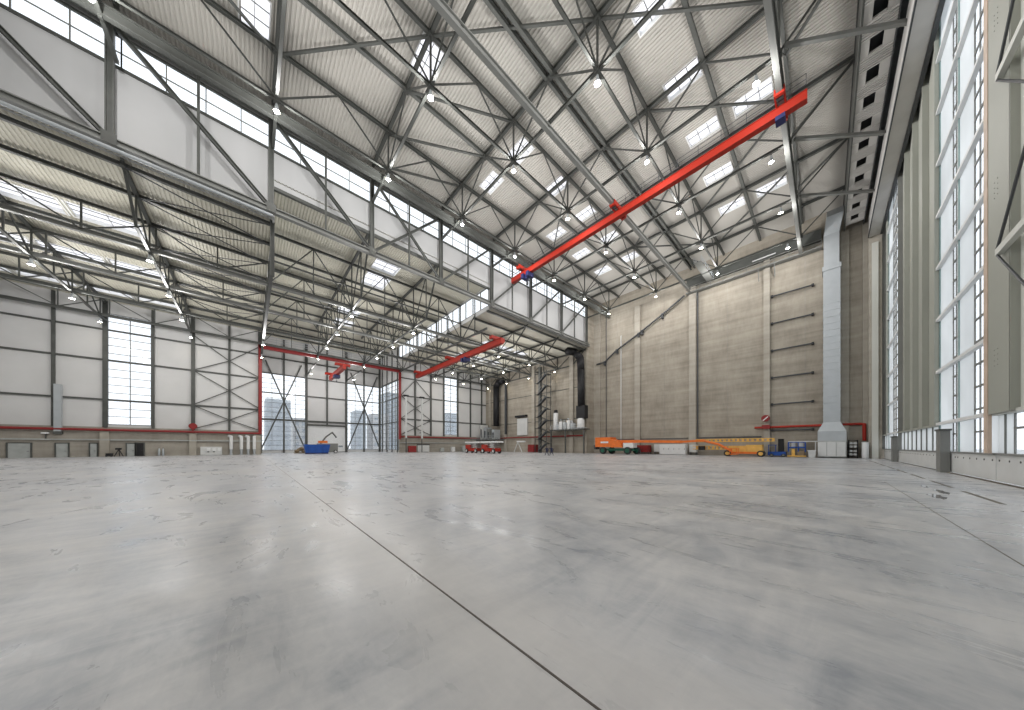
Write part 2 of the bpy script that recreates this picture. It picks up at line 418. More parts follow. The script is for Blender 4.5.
# red overhead crane
def crane(name, x, y0, y1, z, ys, label, h=1.25, w=.62, railing=True, hoist=None):
    t = thing(name, (x, y0, z), label, 'overhead crane')
    def gd(b):
        b.box(x - w / 2, y0, z - h / 2 + .05, x + w / 2, y1, z + h / 2 - .05)
        b.box(x - w / 2 - .08, y0, z - h / 2, x + w / 2 + .08, y1, z - h / 2 + .06); b.box(x - w / 2 - .08, y0, z + h / 2 - .06, x + w / 2 + .08, y1, z + h / 2)
        b.box(x - w / 2 - .05, y0 - .05, z - h / 2, x + w / 2 + .05, y0, z + h / 2); b.box(x - w / 2 - .05, y1, z - h / 2, x + w / 2 + .05, y1 + .05, z + h / 2)
    part('bridge_girder', 'red', t, gd)
    for y in ys:
        def ec(b):
            zz = z + h / 2
            b.box(x - 1.7, y - .38, zz - .05, x + 1.7, y - .26, zz + .55); b.box(x - 1.7, y + .26, zz - .05, x + 1.7, y + .38, zz + .55)
            for s in (-1, 1): b.box(x + s * 1.6 - .15, y - .34, zz - .15, x + s * 1.6 + .15, y + .34, zz + .1)
        e = part('end_carriage', 'red', t, ec)
        part('travel_wheel', 'steel_dk', e, lambda b: [b.lathe((x + s * 1.2, y - .25, z + h / 2 - .03), [(.1, 0), (.1, .5)], 12, 'y') for s in (-1, 1)])
    if railing:
        def rl(b):
            y = y0
            while y < y1 + .1: b.beam((x - .75, y, z + h / 2), (x - .75, y, z + h / 2 + 1), .04, .04); y += 2.1
            for q in (.5, 1.0): b.beam((x - .75, y0, z + h / 2 + q), (x - .75, y1, z + h / 2 + q), .04, .04)
            b.box(x - .8, y0, z + h / 2 - .02, x - .72, y1, z + h / 2 + .03)
        part('walkway_railing', 'steel_dk', t, rl)
    if hoist is not None:
        def ho(b):
            b.box(x - .75, hoist - .9, z - h / 2 - .75, x + .75, hoist - .3, z - h / 2 + .1); b.box(x - .75, hoist + .3, z - h / 2 - .75, x + .75, hoist + .9, z - h / 2 + .1)
            b.lathe((x, hoist - .8, z - h / 2 - .45), [(.38, 0), (.38, 1.6)], 14, 'y')
        part('hoist', 'navy', t, ho)
        def hk(b):
            b.tube((x, hoist, z - h / 2 - .6), (x, hoist, z - h / 2 - 1.5), .03, .03, 6)
            b.box(x - .12, hoist - .2, z - h / 2 - 1.9, x + .12, hoist + .2, z - h / 2 - 1.45)
        part('hook_block', 'steel_dk', t, hk)
    return t
crane('overhead_crane', 37.6, 1.2, 41.0, 33.85, (2.9, 19.4, 37.8), 'long bright red overhead crane beam spanning the main hall under the roof', h=.88, w=.5, hoist=37.0)
def ctl(b):
    b.box(37.2, 2.6, 33.0, 38.1, 3.3, 33.4)
t = bpy.data.objects['overhead_crane']
part('trolley', 'navy', t, ctl)
crane('overhead_crane', 36.6, 42.9, 82, 22.6, (44.5, 62, 80), 'smaller red overhead crane in the side hall beyond the truss wall', h=1.1, railing=False, hoist=56)
crane('overhead_crane', 17.6, 82, 99, 22.0, (84, 97), 'short orange red overhead crane hanging before the far window wall', h=1.2, railing=False, hoist=91)

# ---------------------------------------------------------------- floodlights (one, then copies)
def make_lamp(x, y, z):
    t = thing('floodlight', (x, y, z), '', 'floodlight')
    part('housing', 'galv', t, lambda b: b.lathe((x, y, z), [(.08, .75), (.1, .72), (.13, .45), (.24, .12), (.27, 0), (.25, 0), (.22, .1)], 16), True)
    part('lens', 'lens', t, lambda b: b.lathe((x, y, z), [(.22, .06), (.22, .04), (.15, .0), (.02, -.02)], 16))
    part('stem', 'steel', t, lambda b: b.tube((x, y, z + .7), (x, y, z + .95), .05))
    return t
lamp0 = make_lamp(0, 0, 0); used = [False]
ld = bpy.data.lights.new('flood_beam', 'POINT'); ld.energy = 1180; ld.color = (1, .98, .96); ld.shadow_soft_size = .15
ld_door = ld.copy(); ld_door.energy = 900
ld_side = ld.copy(); ld_side.energy = 1250
def put_lamp(x, y, z, label, group, light=None):
    if not used[0]: r = lamp0; used[0] = True
    else:
        r = lamp0.copy(); col.objects.link(r)
        for ch in lamp0.children:
            if ch.type == 'LIGHT': continue
            c = ch.copy(); col.objects.link(c); c.parent = r
    r.location = (x, y, z); r['label'] = label; r['group'] = group
    if light:
        l = bpy.data.objects.new('lamp_light', light); col.objects.link(l); l.location = (x, y, z - .5)
for j, y in enumerate(LROW):
    for i, x in enumerate(gxm):
        yy = y + (1.5 if j == 0 else 0)
        put_lamp(x + (.0), yy, ZB - 1.15, 'main roof floodlight in row %s, %s from concrete wall' % (RN[j], gname(i)), 'main hall floodlights', ld_door if j == 0 else ld)

# ---------------------------------------------------------------- the truss wall (Y = 42)
TX = [-19.5, -9.0, 1.75] + GX[3:]
tw = thing('great_truss', (0, YT, 28), 'huge dark steel truss carrying the long clerestory wall', 'truss')
part('bottom_chord', 'steel_lt', tw, lambda b: b.ibeam((-23.9, YT, 28.35), (66, YT, 28.35), .5, .62, t=.1))
part('top_chord', 'steel', tw, lambda b: b.ibeam((-23.9, YT, 39.0), (68, YT, 39.0), .5, .55, t=.08))
for x in TX:
    part('post', 'steel', tw, lambda b: b.ibeam((x, YT, 28.6), (x, YT, 38.8), .48, .48, up=(1, 0, 0), t=.08))
for x in TX[:-1]:
    part('thin_post', 'steel', tw, lambda b: b.beam((x + 5.22, YT, 28.6), (x + 5.22, YT, 38.8), .22, .2))
for i in range(8):
    a, c = TX[i], TX[i + 1]
    if i < 4: part('diagonal', 'steel', tw, lambda b: b.ibeam((a + .2, YT - .05, 38.6), (c - .2, YT - .05, 28.7), .36 if i < 3 else .22, .34))
    if i >= 3: part('diagonal', 'steel', tw, lambda b: b.ibeam((a + .2, YT + .1, 28.7), (c - .2, YT + .1, 38.6), .3, .3))
for x in TX: part('gusset', 'steel', tw, lambda b: b.box(x - .42, YT - .3, 28.0, x + .42, YT - .24, 28.95))
tag(MB().tube((-26, YT - .1, 27.7), (XA, YT - .1, 27.7), .16).build('gutter_pipe', 'galv'), 'silver pipe running just below the great truss, near side bay', 'pipe')

wt = MB()
yc = 42.75
wt.box(-24, yc, 27.85, XA, yc + .15, 35.6); wt.box(XA, yc, 31.5, XB, yc + .15, 35.6); wt.box(XB, yc, 27.85, 66, yc + .15, 35.6)
wt.box(-24, yc, 38.6, 66, yc + .15, 40.6)
wall_t = tag(wt.build('wall_clerestory', 'clad_main'), 'pale grey clad upper wall behind the great truss', 'wall', kind='structure')
part('rail', 'steel', wall_t, lambda b: b.box(-24, yc - .12, 35.55, 66, yc + .1, 35.8))
part('rail', 'steel', wall_t, lambda b: b.box(XA, yc - .15, 31.25, XB, yc + .1, 31.6))
part('rail', 'steel', wall_t, lambda b: b.box(-24, yc - .12, 38.5, 66, yc + .1, 38.7))
bx = [-24.] + GX + [66.]
for i in range(len(bx) - 1):
    x0, x1 = bx[i], bx[i + 1]
    w = thing('window_%d' % (i + 1), (x0, yc, 35.8), 'bright clerestory window band above the great truss, %s bay from the near end' % ORD[i], 'window', 'clerestory windows', 'structure')
    def fr(b):
        n = max(1, int(round((x1 - x0) / 2.61)))
        for k in range(n + 1): xx = x0 + (x1 - x0) * k / n; b.box(xx - .04, yc - .02, 35.8, xx + .04, yc + .08, 38.5)
        b.box(x0, yc, 37.1, x1, yc + .06, 37.2)
    part('frame', 'steel_lt', w, fr)
    part('pane', 'glass', w, lambda b: b.box(x0, yc + .09, 35.8, x1, yc + .11, 38.5))

# ---------------------------------------------------------------- left outer wall and deep bay walls
def clad_wall(name, segs, label, m='clad'):
    b = MB()
    for s in segs: b.box(*s)
    return tag(b.build(name, m), label, 'wall', kind='structure')
WX0 = -33.
WIN_L = (-18.9, -13.9)
wl = clad_wall('wall_left', [(WX0, YL, 5.3, WIN_L[0], YL + .3, 28), (WIN_L[1], YL, 5.3, XA, YL + .3, 28), (WIN_L[0], YL, 25.7, WIN_L[1], YL + .3, 28), (WIN_L[0], YL, 5.3, WIN_L[1], YL + .3, 5.8)], 'white clad outer wall of the near side bay')
pl = part('plinth', 'plinth', wl, lambda b: [b.box(*q) for q in ((WX0, YL - .25, 0, XA, YL + .3, 5.3),)])
for x in (-29.5, -24.2, -19.1, -13.7, -8.55, -3.3, 1.6):
    big = x in (-19.1, -8.55, 1.6)
    part('post', 'steel', wl, lambda b: b.ibeam((x, YL - .2, 5.2), (x, YL - .2, 27.8), .55 if big else .35, .3, up=(0, 1, 0), t=.1))
for z in (10.2, 17.3, 22.7):
    part('rail', 'steel', wl, lambda b: b.box(WX0, YL - .3, z - .14, XA, YL - .02, z + .14))
for (x0, x1, z0, z1) in ((-8.55, -3.3, 17.3, 13.8), (-8.55, -3.3, 10.3, 13.8), (-3.3, 1.7, 13.8, 17.3), (-3.3, 1.7, 13.8, 10.3), (-8.55, -3.3, 10.2, 7.5), (-8.55, -3.3, 5.4, 7.5), (-3.3, 1.7, 7.5, 10.2), (-3.3, 1.7, 7.5, 5.4), (-8.55, -3.3, 24.5, 20.2), (-8.55, -3.3, 17.3, 20.2), (-3.3, 1.7, 20.2, 24.5), (-3.3, 1.7, 20.2, 17.3)):
    part('brace', 'steel', wl, lambda b: b.beam((x0, YL - .35, z0), (x1, YL - .35, z1), .14, .16))
for x in (-19.1, -8.55, 1.2):
    part('pier', 'pilaster', wl, lambda b: b.box(x - .5, YL - .6, 0, x + .5, YL - .2, 4.5))
def mwindow(n, x0, x1, z0, z1, y, nx, nz, label, axis='x', fy=0.):
    w = thing('window_%d' % n, (x0, y, z0) if axis == 'x' else (y, x0, z0), label, 'window', None, 'structure')
    def bx_(b, a0, a1, zz0, zz1, d0, d1):
        if axis == 'x': b.box(a0, y + d0, zz0, a1, y + d1, zz1)
        else: b.box(y + d0, a0, zz0, y + d1, a1, zz1)
    def fr(b):
        for k in range(nx + 1): xx = x0 + (x1 - x0) * k / nx; t = .1 if k in (0, nx) else .05; bx_(b, xx - t, xx + t, z0, z1, -.1, .1)
        for k in range(nz + 1): zz = z0 + (z1 - z0) * k / nz; bx_(b, x0, x1, zz - .05, zz + .05, -.05, .07)
    part('frame', 'steel_lt', w, fr)
    part('pane', 'glass', w, lambda b: bx_(b, x0, x1, z0, z1, .1, .13))
    return w
mwindow(20, WIN_L[0], WIN_L[1], 5.8, 25.7, YL, 2, 14, 'tall narrow bright window in the white outer wall')
# far right part of same wall
WIN_R = (48.3, 53.4)
wr = clad_wall('wall_left_far', [(XB, YL, 5.3, WIN_R[0], YL + .3, 28), (WIN_R[1], YL, 5.3, XS, YL + .3, 28), (WIN_R[0], YL, 25.7, WIN_R[1], YL + .3, 28), (WIN_R[0], YL, 5.3, WIN_R[1], YL + .3, 5.8)], 'white clad outer wall beyond the deep bay')
part('plinth', 'plinth', wr, lambda b: b.box(XB, YL - .25, 0, XS, YL + .3, 5.3))
for x in (38.2, 43.5, 48.2, 53.6, 58.9, 63.9):
    part('post', 'steel', wr, lambda b: b.ibeam((x, YL - .2, 5.2), (x, YL - .2, 27.8), .5, .3, up=(0, 1, 0), t=.1))
for z in (10.2, 17.3, 22.7):
    part('rail', 'steel', wr, lambda b: b.box(XB, YL - .3, z - .16, XS, YL - .02, z + .16))
for (x0, x1, z0, z1) in ((33.6, 38.2, 17.3, 22.5), (38.2, 43.5, 22.5, 17.3), (38.2, 43.5, 13.8, 17.3), (33.6, 38.2, 17.3, 13.8), (33.6, 38.2, 10.2, 13.8), (38.2, 43.5, 13.8, 10.2), (33.6, 38.2, 10.2, 7.6), (38.2, 43.5, 7.6, 10.2), (33.6, 38.2, 5.4, 7.6), (38.2, 43.5, 7.6, 5.4)):
    part('brace', 'steel', wr, lambda b: b.beam((x0, YL - .35, z0), (x1, YL - .35, z1), .16, .16))
mwindow(21, WIN_R[0], WIN_R[1], 5.8, 25.7, YL, 2, 14, 'tall narrow window in the white wall beyond the deep bay')
# deep bay window wall
W1, W2, W3 = (XA, 12.3), (12.3, 22.8), (22.8, XB)
ww = clad_wall('wall_back', [(W1[0], YW, 22, W1[1], YW + .3, 32.4), (W3[0], YW, 22, W3[1], YW + .3, 32.4), (W2[0], YW, 8.3, W2[1], YW + .3, 32.4), (W1[0], YW, 0, W1[1], YW + .3, .8), (W3[0], YW, 0, W3[1], YW + .3, .8)], 'clad end wall of the deep bay around its windows and shutter')
for x in (2.1, 7.1, 12.3, 17.55, 22.8, 28, 33.0):
    part('post', 'steel', ww, lambda b: b.ibeam((x, YW - .25, 0 if x != 17.55 else 8.3), (x, YW - .25, 32), .4 if x in (7.1, 17.55, 28) else .65, .35, up=(0, 1, 0), t=.12))
for z, h in ((22.1, .3), (26.5, .3), (16.7, .3), (9.3, .5)):
    part('rail', 'steel', ww, lambda b: b.box(XA, YW - .4, z - h / 2, XB, YW - .05, z + h / 2))
part('rail', 'steel', ww, lambda b: b.box(W2[0], YW - .5, 8.0, W2[1], YW - .05, 8.5))
for a, c in (W1, W3):
    for s in (0, 1):
        part('brace', 'steel', ww, lambda b: b.beam((a + .3 if s else c - .3, YW - .5, 1), (c - 1.2 if s else a + 1.2, YW - .5, 25.5), .3, .32))
mwindow(22, W1[0], W1[1], .8, 22, YW, 4, 16, 'tall glazed bay of the end wall, next to the red column')
mwindow(23, W3[0], W3[1], .8, 22, YW, 4, 16, 'tall glazed bay of the end wall, beyond the white roller shutter')
d = thing('door_1', (12.3, YW, 0), 'big white roller shutter door between the tall windows', 'door', kind='structure')
def shut(b):
    for k in range(18): b.box(12.5, YW - .12 - (.03 if k % 2 else 0), k * .45, 22.6, YW + .1, k * .45 + .44)
part('shutter', 'white', d, shut)
part('bottom_rail', 'steel_lt', d, lambda b: b.box(12.4, YW - .2, 0, 22.7, YW, .2))
part('window_strip', 'bldw', d, lambda b: [b.box(x, YW - .2, 1.6, x + 1.2, YW - .14, 2.1) for x in (17, 18.9, 20.6)])
# return walls of the deep bay
w = clad_wall('wall_return', [(XB, YL + .3, 22, XB + .3, YW, 32.4), (XB, YL + .3, 0, XB + .3, YW, .8)], 'glazed return wall at the side of the deep bay')
for y in (88, 92.5, 97, 101.5): part('post', 'steel', w, lambda b: b.box(XB - .25, y - .2, 0, XB, y + .2, 32))
for z in (9.3, 16.7, 22.1): part('rail', 'steel', w, lambda b: b.box(XB - .3, YL, z - .15, XB - .02, YW, z + .15))
mwindow(24, YL + .3, YW, .8, 22, XB, 6, 16, 'glazing of the return wall beside the deep bay', 'y')
clad_wall('wall_return_near', [(XA - .3, YL + .3, 0, XA, YW, 32.4)], 'clad return wall at the near side of the deep bay')
# clerestory steps of the raised roof
for n, x, lab in ((25, XB, 'sloping-away clerestory glazing along the far edge of the raised roof'), (26, XA, 'clerestory glazing along the near edge of the raised roof')):
    clad_wall('wall_step_%d' % (n - 24), [(x, 42.9, 27.7, x + .2, YL, 28.4), (x, 42.9, 31.9, x + .2, YL, 32.5)], 'narrow cladding strip of the raised roof edge, %s side' % ('far' if n == 25 else 'near'))
    mwindow(n, 42.9, YL, 28.4, 31.9, x, 17, 1, lab, 'y')

# concrete walls
wc = MB().box(XC, -7, 0, XC + .5, 43.4, ZR + .5)
wc = tag(wc.build('wall_concrete', 'conc'), 'tall streaky precast concrete end wall of the main hall', 'wall', kind='structure')
for y, w_ in ((42.0, 1.9), (31.0, 1.3), (19.2, 1.3), (7.3, .85), (-2.0, .9), (-4.2, .8)):
    part('pilaster', 'pilaster', wc, lambda b: b.box(XC - .45, y - w_ / 2, 0, XC, y + w_ / 2, 36 if y < 41 else 40))
for y in (13.2, 25, 36.4, 2.4):
    part('panel_joint', 'plinth', wc, lambda b: b.box(XC - .03, y - .06, 0, XC, y + .06, ZR))
for z in (28.9, 24, 19.1, 14.2, 9.4, 4.7):
    o = tag(MB().tube((XC - .35, 1.4, z), (XC - .35, 6.7, z), .12).build('wall_rail', 'steel_dk', None, (XC, 4, z)), 'dark horizontal bar on the concrete wall %s' % {28.9: 'highest of the ladder of bars', 24: 'second from the top of the ladder of bars', 19.1: 'third from the top of the ladder of bars', 14.2: 'fourth from the top of the ladder of bars', 9.4: 'second lowest of the ladder of bars', 4.7: 'lowest, just under the red pipe'}[z], 'bar', 'bars on the concrete wall')
    part('bracket', 'black', o, lambda b: [b.box(XC - .45, y - .15, z - .2, XC, y + .15, z + .2) for y in (1.5, 6.6)])
wsd = tag(MB().box(XS, 43.4, 0, XS + .5, YL + .3, 28).box(XS, 42.9, 0, XC - .02, 43.4, 40.5).build('wall_concrete_side', 'conc'), 'brown concrete end wall of the side hall', 'wall', kind='structure')
for y in (47.5, 62, 75.2, 84): part('pilaster', 'pilaster', wsd, lambda b: b.box(XS - .5, y - .6, 0, XS, y + .6, 27))
for z in (9.5, 18): part('ledge', 'steel', wsd, lambda b: b.box(XS - .12, 43.5, z - .08, XS, YL - .3, z + .08))

# ---------------------------------------------------------------- side hall roof steel
SR = [52.6, 63.0, 73.5, 84.0]
def rowname(j): return ['nearest the great truss', 'second from the great truss', 'third from the great truss', 'nearest the outer wall'][j]
ZS = 24.2
xs = [-29.45, -19.0, -8.55, 12.35, 22.8, 43.7, 54.15, 65.75]
xn = {-29.45: 'at the near end of the side hall', -19.0: 'in the near side bay, farther from the column line', -8.55: 'in the near side bay, beside the column line', 12.35: 'in the raised bay, near half', 22.8: 'in the raised bay, far half', 43.7: 'in the far bay above the small red crane', 54.15: 'in the middle of the far bay', 65.75: 'against the side hall concrete wall'}
for x in xs:
    mid = XA < x < XB; zt = 31.8 if mid else 27.5
    t = thing('side_hall_truss', (x, YT, ZS), 'dark steel cross truss %s' % xn[x], 'roof truss', 'cross trusses of the side hall')
    part('top_chord', 'steel', t, lambda b: b.ibeam((x, 43, zt), (x, YL, zt), .3, .34))
    part('bottom_chord', 'steel', t, lambda b: b.ibeam((x, 47.3, ZS), (x, YL - .3, ZS), .26, .26))
    part('diagonal', 'steel', t, lambda b: b.beam((x, 42.8, 28 if not mid else zt), (x, 47.3, ZS), .2, .2))
    n = 7
    for k in range(8):
        y = 47.3 + 5.25 * k
        part('post', 'steel', t, lambda b: b.beam((x, y, ZS), (x, y, zt), .14, .14))
        if k < 7:
            part('diagonal', 'steel', t, lambda b: b.beam((x, y, ZS if k % 2 else zt), (x, y + 5.25, zt if k % 2 else ZS), .14, .14))
for j, y in enumerate(SR):
    t = thing('side_hall_girder', (0, y, ZS), 'long dark lattice girder under the side hall roof, %s' % rowname(j), 'roof truss', 'lengthwise girders of the side hall')
    part('bottom_chord', 'steel_lt' if j < 2 else 'steel', t, lambda b: b.ibeam((WX0, y, ZS + .3), (XS - .6, y, ZS + .3), .4, .45))
    for (a, c, zt) in ((WX0, XA, 27.5), (XA, XB, 31.8), (XB, XS, 27.5)):
        part('top_chord', 'steel', t, lambda b: b.ibeam((a, y, zt), (c, y, zt), .28, .32))
        n = int(round((c - a) / 5.22)); w_ = (c - a) / n
        for k in range(n):
            part('diagonal', 'steel', t, lambda b: b.beam((a + k * w_, y, zt if k % 2 else ZS + .4), (a + (k + 1) * w_, y, ZS + .4 if k % 2 else zt), .13, .13))
            part('post', 'steel', t, lambda b: b.beam((a + k * w_, y, ZS + .4), (a + k * w_, y, zt), .14, .14))
        if zt > 30:
            part('middle_chord', 'steel', t, lambda b: b.beam((a, y, 28), (c, y, 28), .2, .2))
k = 0
for (a, c, zt, nm) in ((WX0, XA, 27.6, 'near side bay'), (XA, XB, 31.9, 'raised bay'), (XB, XS, 27.6, 'far side bay')):
    y = 43.5; i = 0
    ymax = YL if nm != 'raised bay' else YW
    while y < ymax - 1:
        if min(abs(y - q) for q in SR) > .6:
            tag(MB().ibeam((a, y, zt), (c, y, zt), .3, .36).build('side_hall_purlin', 'steel', None, (a, y, zt)), 'steel purlin under the %s roof, %s from the great truss' % (nm, ORD[i]), 'purlin', 'purlins of the %s roof' % nm); i += 1
        y += 5.25 if y > 44 else 4.35
# rod bracing in near bay, last panel beside column line
ys = [43.0, 47.3, 52.6, 57.8, 63.0, 68.3, 73.5, 78.8, 84.0]
for k in range(7):
    b = MB(); b.tube((-8.4, ys[k], 27.2), (1.7, ys[k + 1], 27.2), .06, .06, 6); b.tube((-8.4, ys[k + 1], 27.2), (1.7, ys[k], 27.2), .05, .05, 6)
    tag(b.build('cross_rods', 'steel_dk'), 'pair of crossed thin rods under the near side roof, %s from the great truss' % ORD[k], 'bracing', 'crossed roof rods')
# column-line post group at X=1.9
cl = thing('column_line_truss', (XA, YT, 14), 'edge-on steel truss line hanging at the step between the side bays', 'truss')
part('hanging_post', 'steel', cl, lambda b: b.ibeam((XA, 43.3, 21.5), (XA, 43.3, 28.1), .45, .4, up=(1, 0, 0), t=.08))
part('bottom_chord', 'steel', cl, lambda b: b.ibeam((XA, 43.3, 22.6), (XA, YL, 22.6), .35, .35))
for k, y in enumerate(ys[1:]):
    part('post', 'steel', cl, lambda b: b.beam((XA, y, 22.6), (XA, y, 27.6), .16, .16))
    part('diagonal', 'steel', cl, lambda b: b.beam((XA, y, 22.6 if k % 2 else 27.6), (XA, y + 5, 27.6 if k % 2 else 22.6), .14, .14))
fs_ = thing('far_step_truss', (XB, YT, 24), 'steel truss along the far edge of the raised roof, below its glazing', 'truss')
part('bottom_chord', 'steel', fs_, lambda b: b.ibeam((XB - .1, 43.3, ZS), (XB - .1, YL, ZS), .3, .3))
for k, y in enumerate(ys[1:]):
    part('post', 'steel', fs_, lambda b: b.beam((XB - .1, y, ZS), (XB - .1, y, 31.9), .16, .16))
    part('diagonal', 'steel', fs_, lambda b: b.beam((XB - .1, y, ZS if k % 2 else 28), (XB - .1, y + 5, 28 if k % 2 else ZS), .14, .14))
sl = [(-19, 0), (-8.55, 0), (12.35, 0), (22.8, 0), (43.7, 0), (54.15, 0), (64.6, 0), (1.9, 0)]
sn = {-19: 'in near bay away from column line', -8.55: 'in near bay by column line', 12.35: 'in the raised bay near half', 22.8: 'in the raised bay far half', 43.7: 'beside the small red crane', 54.15: 'in the middle of the far bay', 64.6: 'by the side concrete wall', 1.9: 'on the column line'}
for x, _ in sl:
    for j, y in enumerate(SR):
        if x == 1.9 and j < 2: continue
        put_lamp(x, y + .0, ZS - 1.05 if x != 1.9 else 21.4, 'floodlight %s, row %s' % (sn[x], rowname(j)), 'side hall floodlights', ld_side if (j < 3 and x != 64.6) else None)

for x in (12.35, 22.8):  # far lamp is added to brighten the deep bay end wall
    put_lamp(x, 95.0, 21.6, 'lit floodlight hanging before the glazed end wall, %s half' % ('near' if x < 20 else 'far'), 'deep bay floodlights', ld_side)
    tag(MB().ibeam((x, YL, 22.9), (x, YW, 22.9), .26, .3).build('lamp_beam', 'steel', None, (x, YL, 22.9)), 'steel beam carrying the deep bay floodlight, %s half' % ('near' if x < 20 else 'far'), 'girder', 'deep bay lamp beams')
# red fire-curtain portal
t = thing('red_portal_frame', (XA, YL - .6, 0), 'dark red steel portal frame around the opening of the deep bay', 'portal frame')
part('column', 'darkred', t, lambda b: b.box(XA - .5, YL - .9, 4.6, XA + .1, YL - .3, 25.4))
part('column', 'darkred', t, lambda b: b.box(XB - .3, YL - .9, 4.0, XB + .3, YL - .3, 25.0))
part('lintel_beam', 'darkred', t, lambda b: b.box(XA - .4, YL - .9, 24.0, XB + .3, YL - .3, 25.3))
part('walkway_rail', 'galv', t, lambda b: [b.beam((XA, YL - 1, 25.9 + q), (XB, YL - 1, 25.9 + q), .08, .08) for q in (0, .5, 1)] + [b.beam((XA + 2.6 * k, YL - 1, 25.4), (XA + 2.6 * k, YL - 1, 26.9), .07, .07) for k in range(13)])
for a, c, lab in ((WX0, XA, 'dark red pipe along the near outer wall above the plinth'), (XB, XS - .3, 'dark red pipe along the far outer wall above the plinth')):
    tag(MB().tube((a, YL - .75, 4.75), (c, YL - .75, 4.75), .22).build('sprinkler_pipe', 'darkred'), lab, 'pipe')
    tag(MB().box(a, YL - .62, 2.9, c, YL - .45, 3.1).build('cable_tray', 'greydoor'), lab.replace('dark red pipe', 'thin pale rail').replace('above the plinth', 'above the door heads'), 'cable tray')
tag(MB().tube((XS - .7, 43.5, 4.75), (XS - .7, YL - 1, 4.75), .2).build('sprinkler_pipe', 'darkred'), 'dark red pipe along the side hall concrete wall', 'pipe')

# ---------------------------------------------------------------- doors and fittings on the left wall
def leafdoor(n, x0, x1, h, label, m='greydoor', open_=False):
    d = thing('door_%d' % n, (x0, YL - .3, 0), label, 'door', kind='structure')
    part('frame', 'steel', d, lambda b: [b.box(*q) for q in ((x0 - .15, YL - .4, 0, x0, YL - .2, h + .15), (x1, YL - .4, 0, x1 + .15, YL - .2, h + .15), (x0, YL - .4, h, x1, YL - .2, h + .15))])
    part('leaf', m, d, lambda b: [b.box(x0, YL - .34, 0, x1, YL - .24, h)] + ([b.box(x0, YL - .37, z, x1, YL - .33, z + .03) for z in (.5, 1.0, 1.5)] if x1 - x0 > 2 else []))
    part('handle', 'steel_dk', d, lambda b: b.box(x1 - .3, YL - .42, 1.0, x1 - .12, YL - .34, 1.06))
leafdoor(2, -28.1, -26.2, 2.3, 'wide pale grey gate in the plinth at the left edge')
leafdoor(3, -23.9, -22.8, 2.3, 'pale grey door in the plinth, middle of three')
leafdoor(4, -20.6, -19.95, 2.3, 'narrow pale grey door in the plinth beside the tall window pier')
leafdoor(5, -16.7, -15.8, 2.3, 'pale grey open leaf beside the dark doorway')
leafdoor(6, -15.7, -14.8, 2.4, 'open doorway below the tall window, its dark painted as a black sheet', 'black')  # black leaf stands for the shade inside the open doorway
for x, nm in ((-12.9, 'black'), (-7.3, 'black'), (46.0, 'black')): pass
t = thing('downpipe', (-23.8, YL - .6, 4), 'thick pale grey vertical duct hanging on the white wall', 'duct')
part('pipe', 'galv', t, lambda b: b.box(-24.0, YL - .9, 4.3, -23.3, YL - .35, 12.2))
part('outlet', 'steel', t, lambda b: b.box(-24.05, YL - .95, 3.9, -23.25, YL - .3, 4.35))
for k, x in enumerate((-3.0, -1.4, -.3, .7)):
    t = thing('vertical_pipe', (x, YL - .7, 0), 'white insulated standpipe on the plinth by the red column, %s from it' % ['fourth', 'third', 'second', 'nearest'][k], 'pipe', 'white standpipes')
    part('pipe', 'white', t, lambda b: b.path([(x - .35, YL - .3, 4.1), (x, YL - .7, 3.9), (x, YL - .7, 1.2)] if k != 3 else [(x, YL - .7, 4.2), (x, YL - .7, 1.2)], .28))
    part('foot', 'galv', t, lambda b: b.lathe((x, YL - .7, 0), [(.3, 0), (.3, .1), (.2, .15), (.22, 1.25)], 12))
t = thing('electrical_cabinet', (-6, YL - .6, 0), 'long pale electrical cabinet on the plinth with small panels', 'cabinet')
part('body', 'kerbm', t, lambda b: b.box(-7.5, YL - .75, .05, -4.4, YL - .25, 1.75))
for x in (-6.6, -5.8, -5.0): part('meter_panel', 'white', t, lambda b: b.box(x, YL - .8, .9, x + .5, YL - .75, 1.5))
part('plug_box', 'steel_dk', t, lambda b: [b.box(x, YL - .82, .6, x + .25, YL - .75, .8) for x in (-6.5, -5.7)])
def tripod(x, y, lab, m='black'):
    t = thing('tripod_stand', (x, y, 0), lab, 'stand')
    part('leg', m, t, lambda b: b.tube((x, y, 1.3), (x - .5, y, 0), .06)); part('leg', m, t, lambda b: b.tube((x, y, 1.3), (x + .5, y, 0), .06)); part('leg', m, t, lambda b: b.tube((x, y, 1.3), (x, y + .5, 0), .06))
    part('instrument_head', m, t, lambda b: b.box(x - .35, y - .2, 1.2, x + .3, y + .2, 1.55))
tripod(-17.4, YL - 1.4, 'small black tripod device standing by the plinth wall')
t = thing('floor_machine', (-18.3, YL - 1.6, 0), 'small black floor machine beside the tripod', 'machine')
part('body', 'black', t, lambda b: b.box(-18.7, YL - 1.9, .12, -18.0, YL - 1.3, .6)); part('wheel', 'rubber', t, lambda b: [b.lathe((x, YL - 1.95, .15), [(.15, 0), (.15, .1)], 10, 'y') for x in (-18.6, -18.1)])
for k, x in enumerate((-12.9, -12.4)):
    t = thing('gas_cylinder', (x, YL - .6, 0), 'pale gas cylinder standing at the plinth wall, %s' % ['farther from the cabinet', 'nearer the cabinet'][k], 'gas cylinder', 'gas cylinders')
    part('body', 'galv', t, lambda b: b.lathe((x, YL - .6, 0), [(.14, 0), (.15, .05), (.15, 1.2), (.05, 1.4), (.05, 1.5)], 12), True); part('valve', 'steel_dk', t, lambda b: b.box(x - .05, YL - .65, 1.5, x + .05, YL - .55, 1.6))
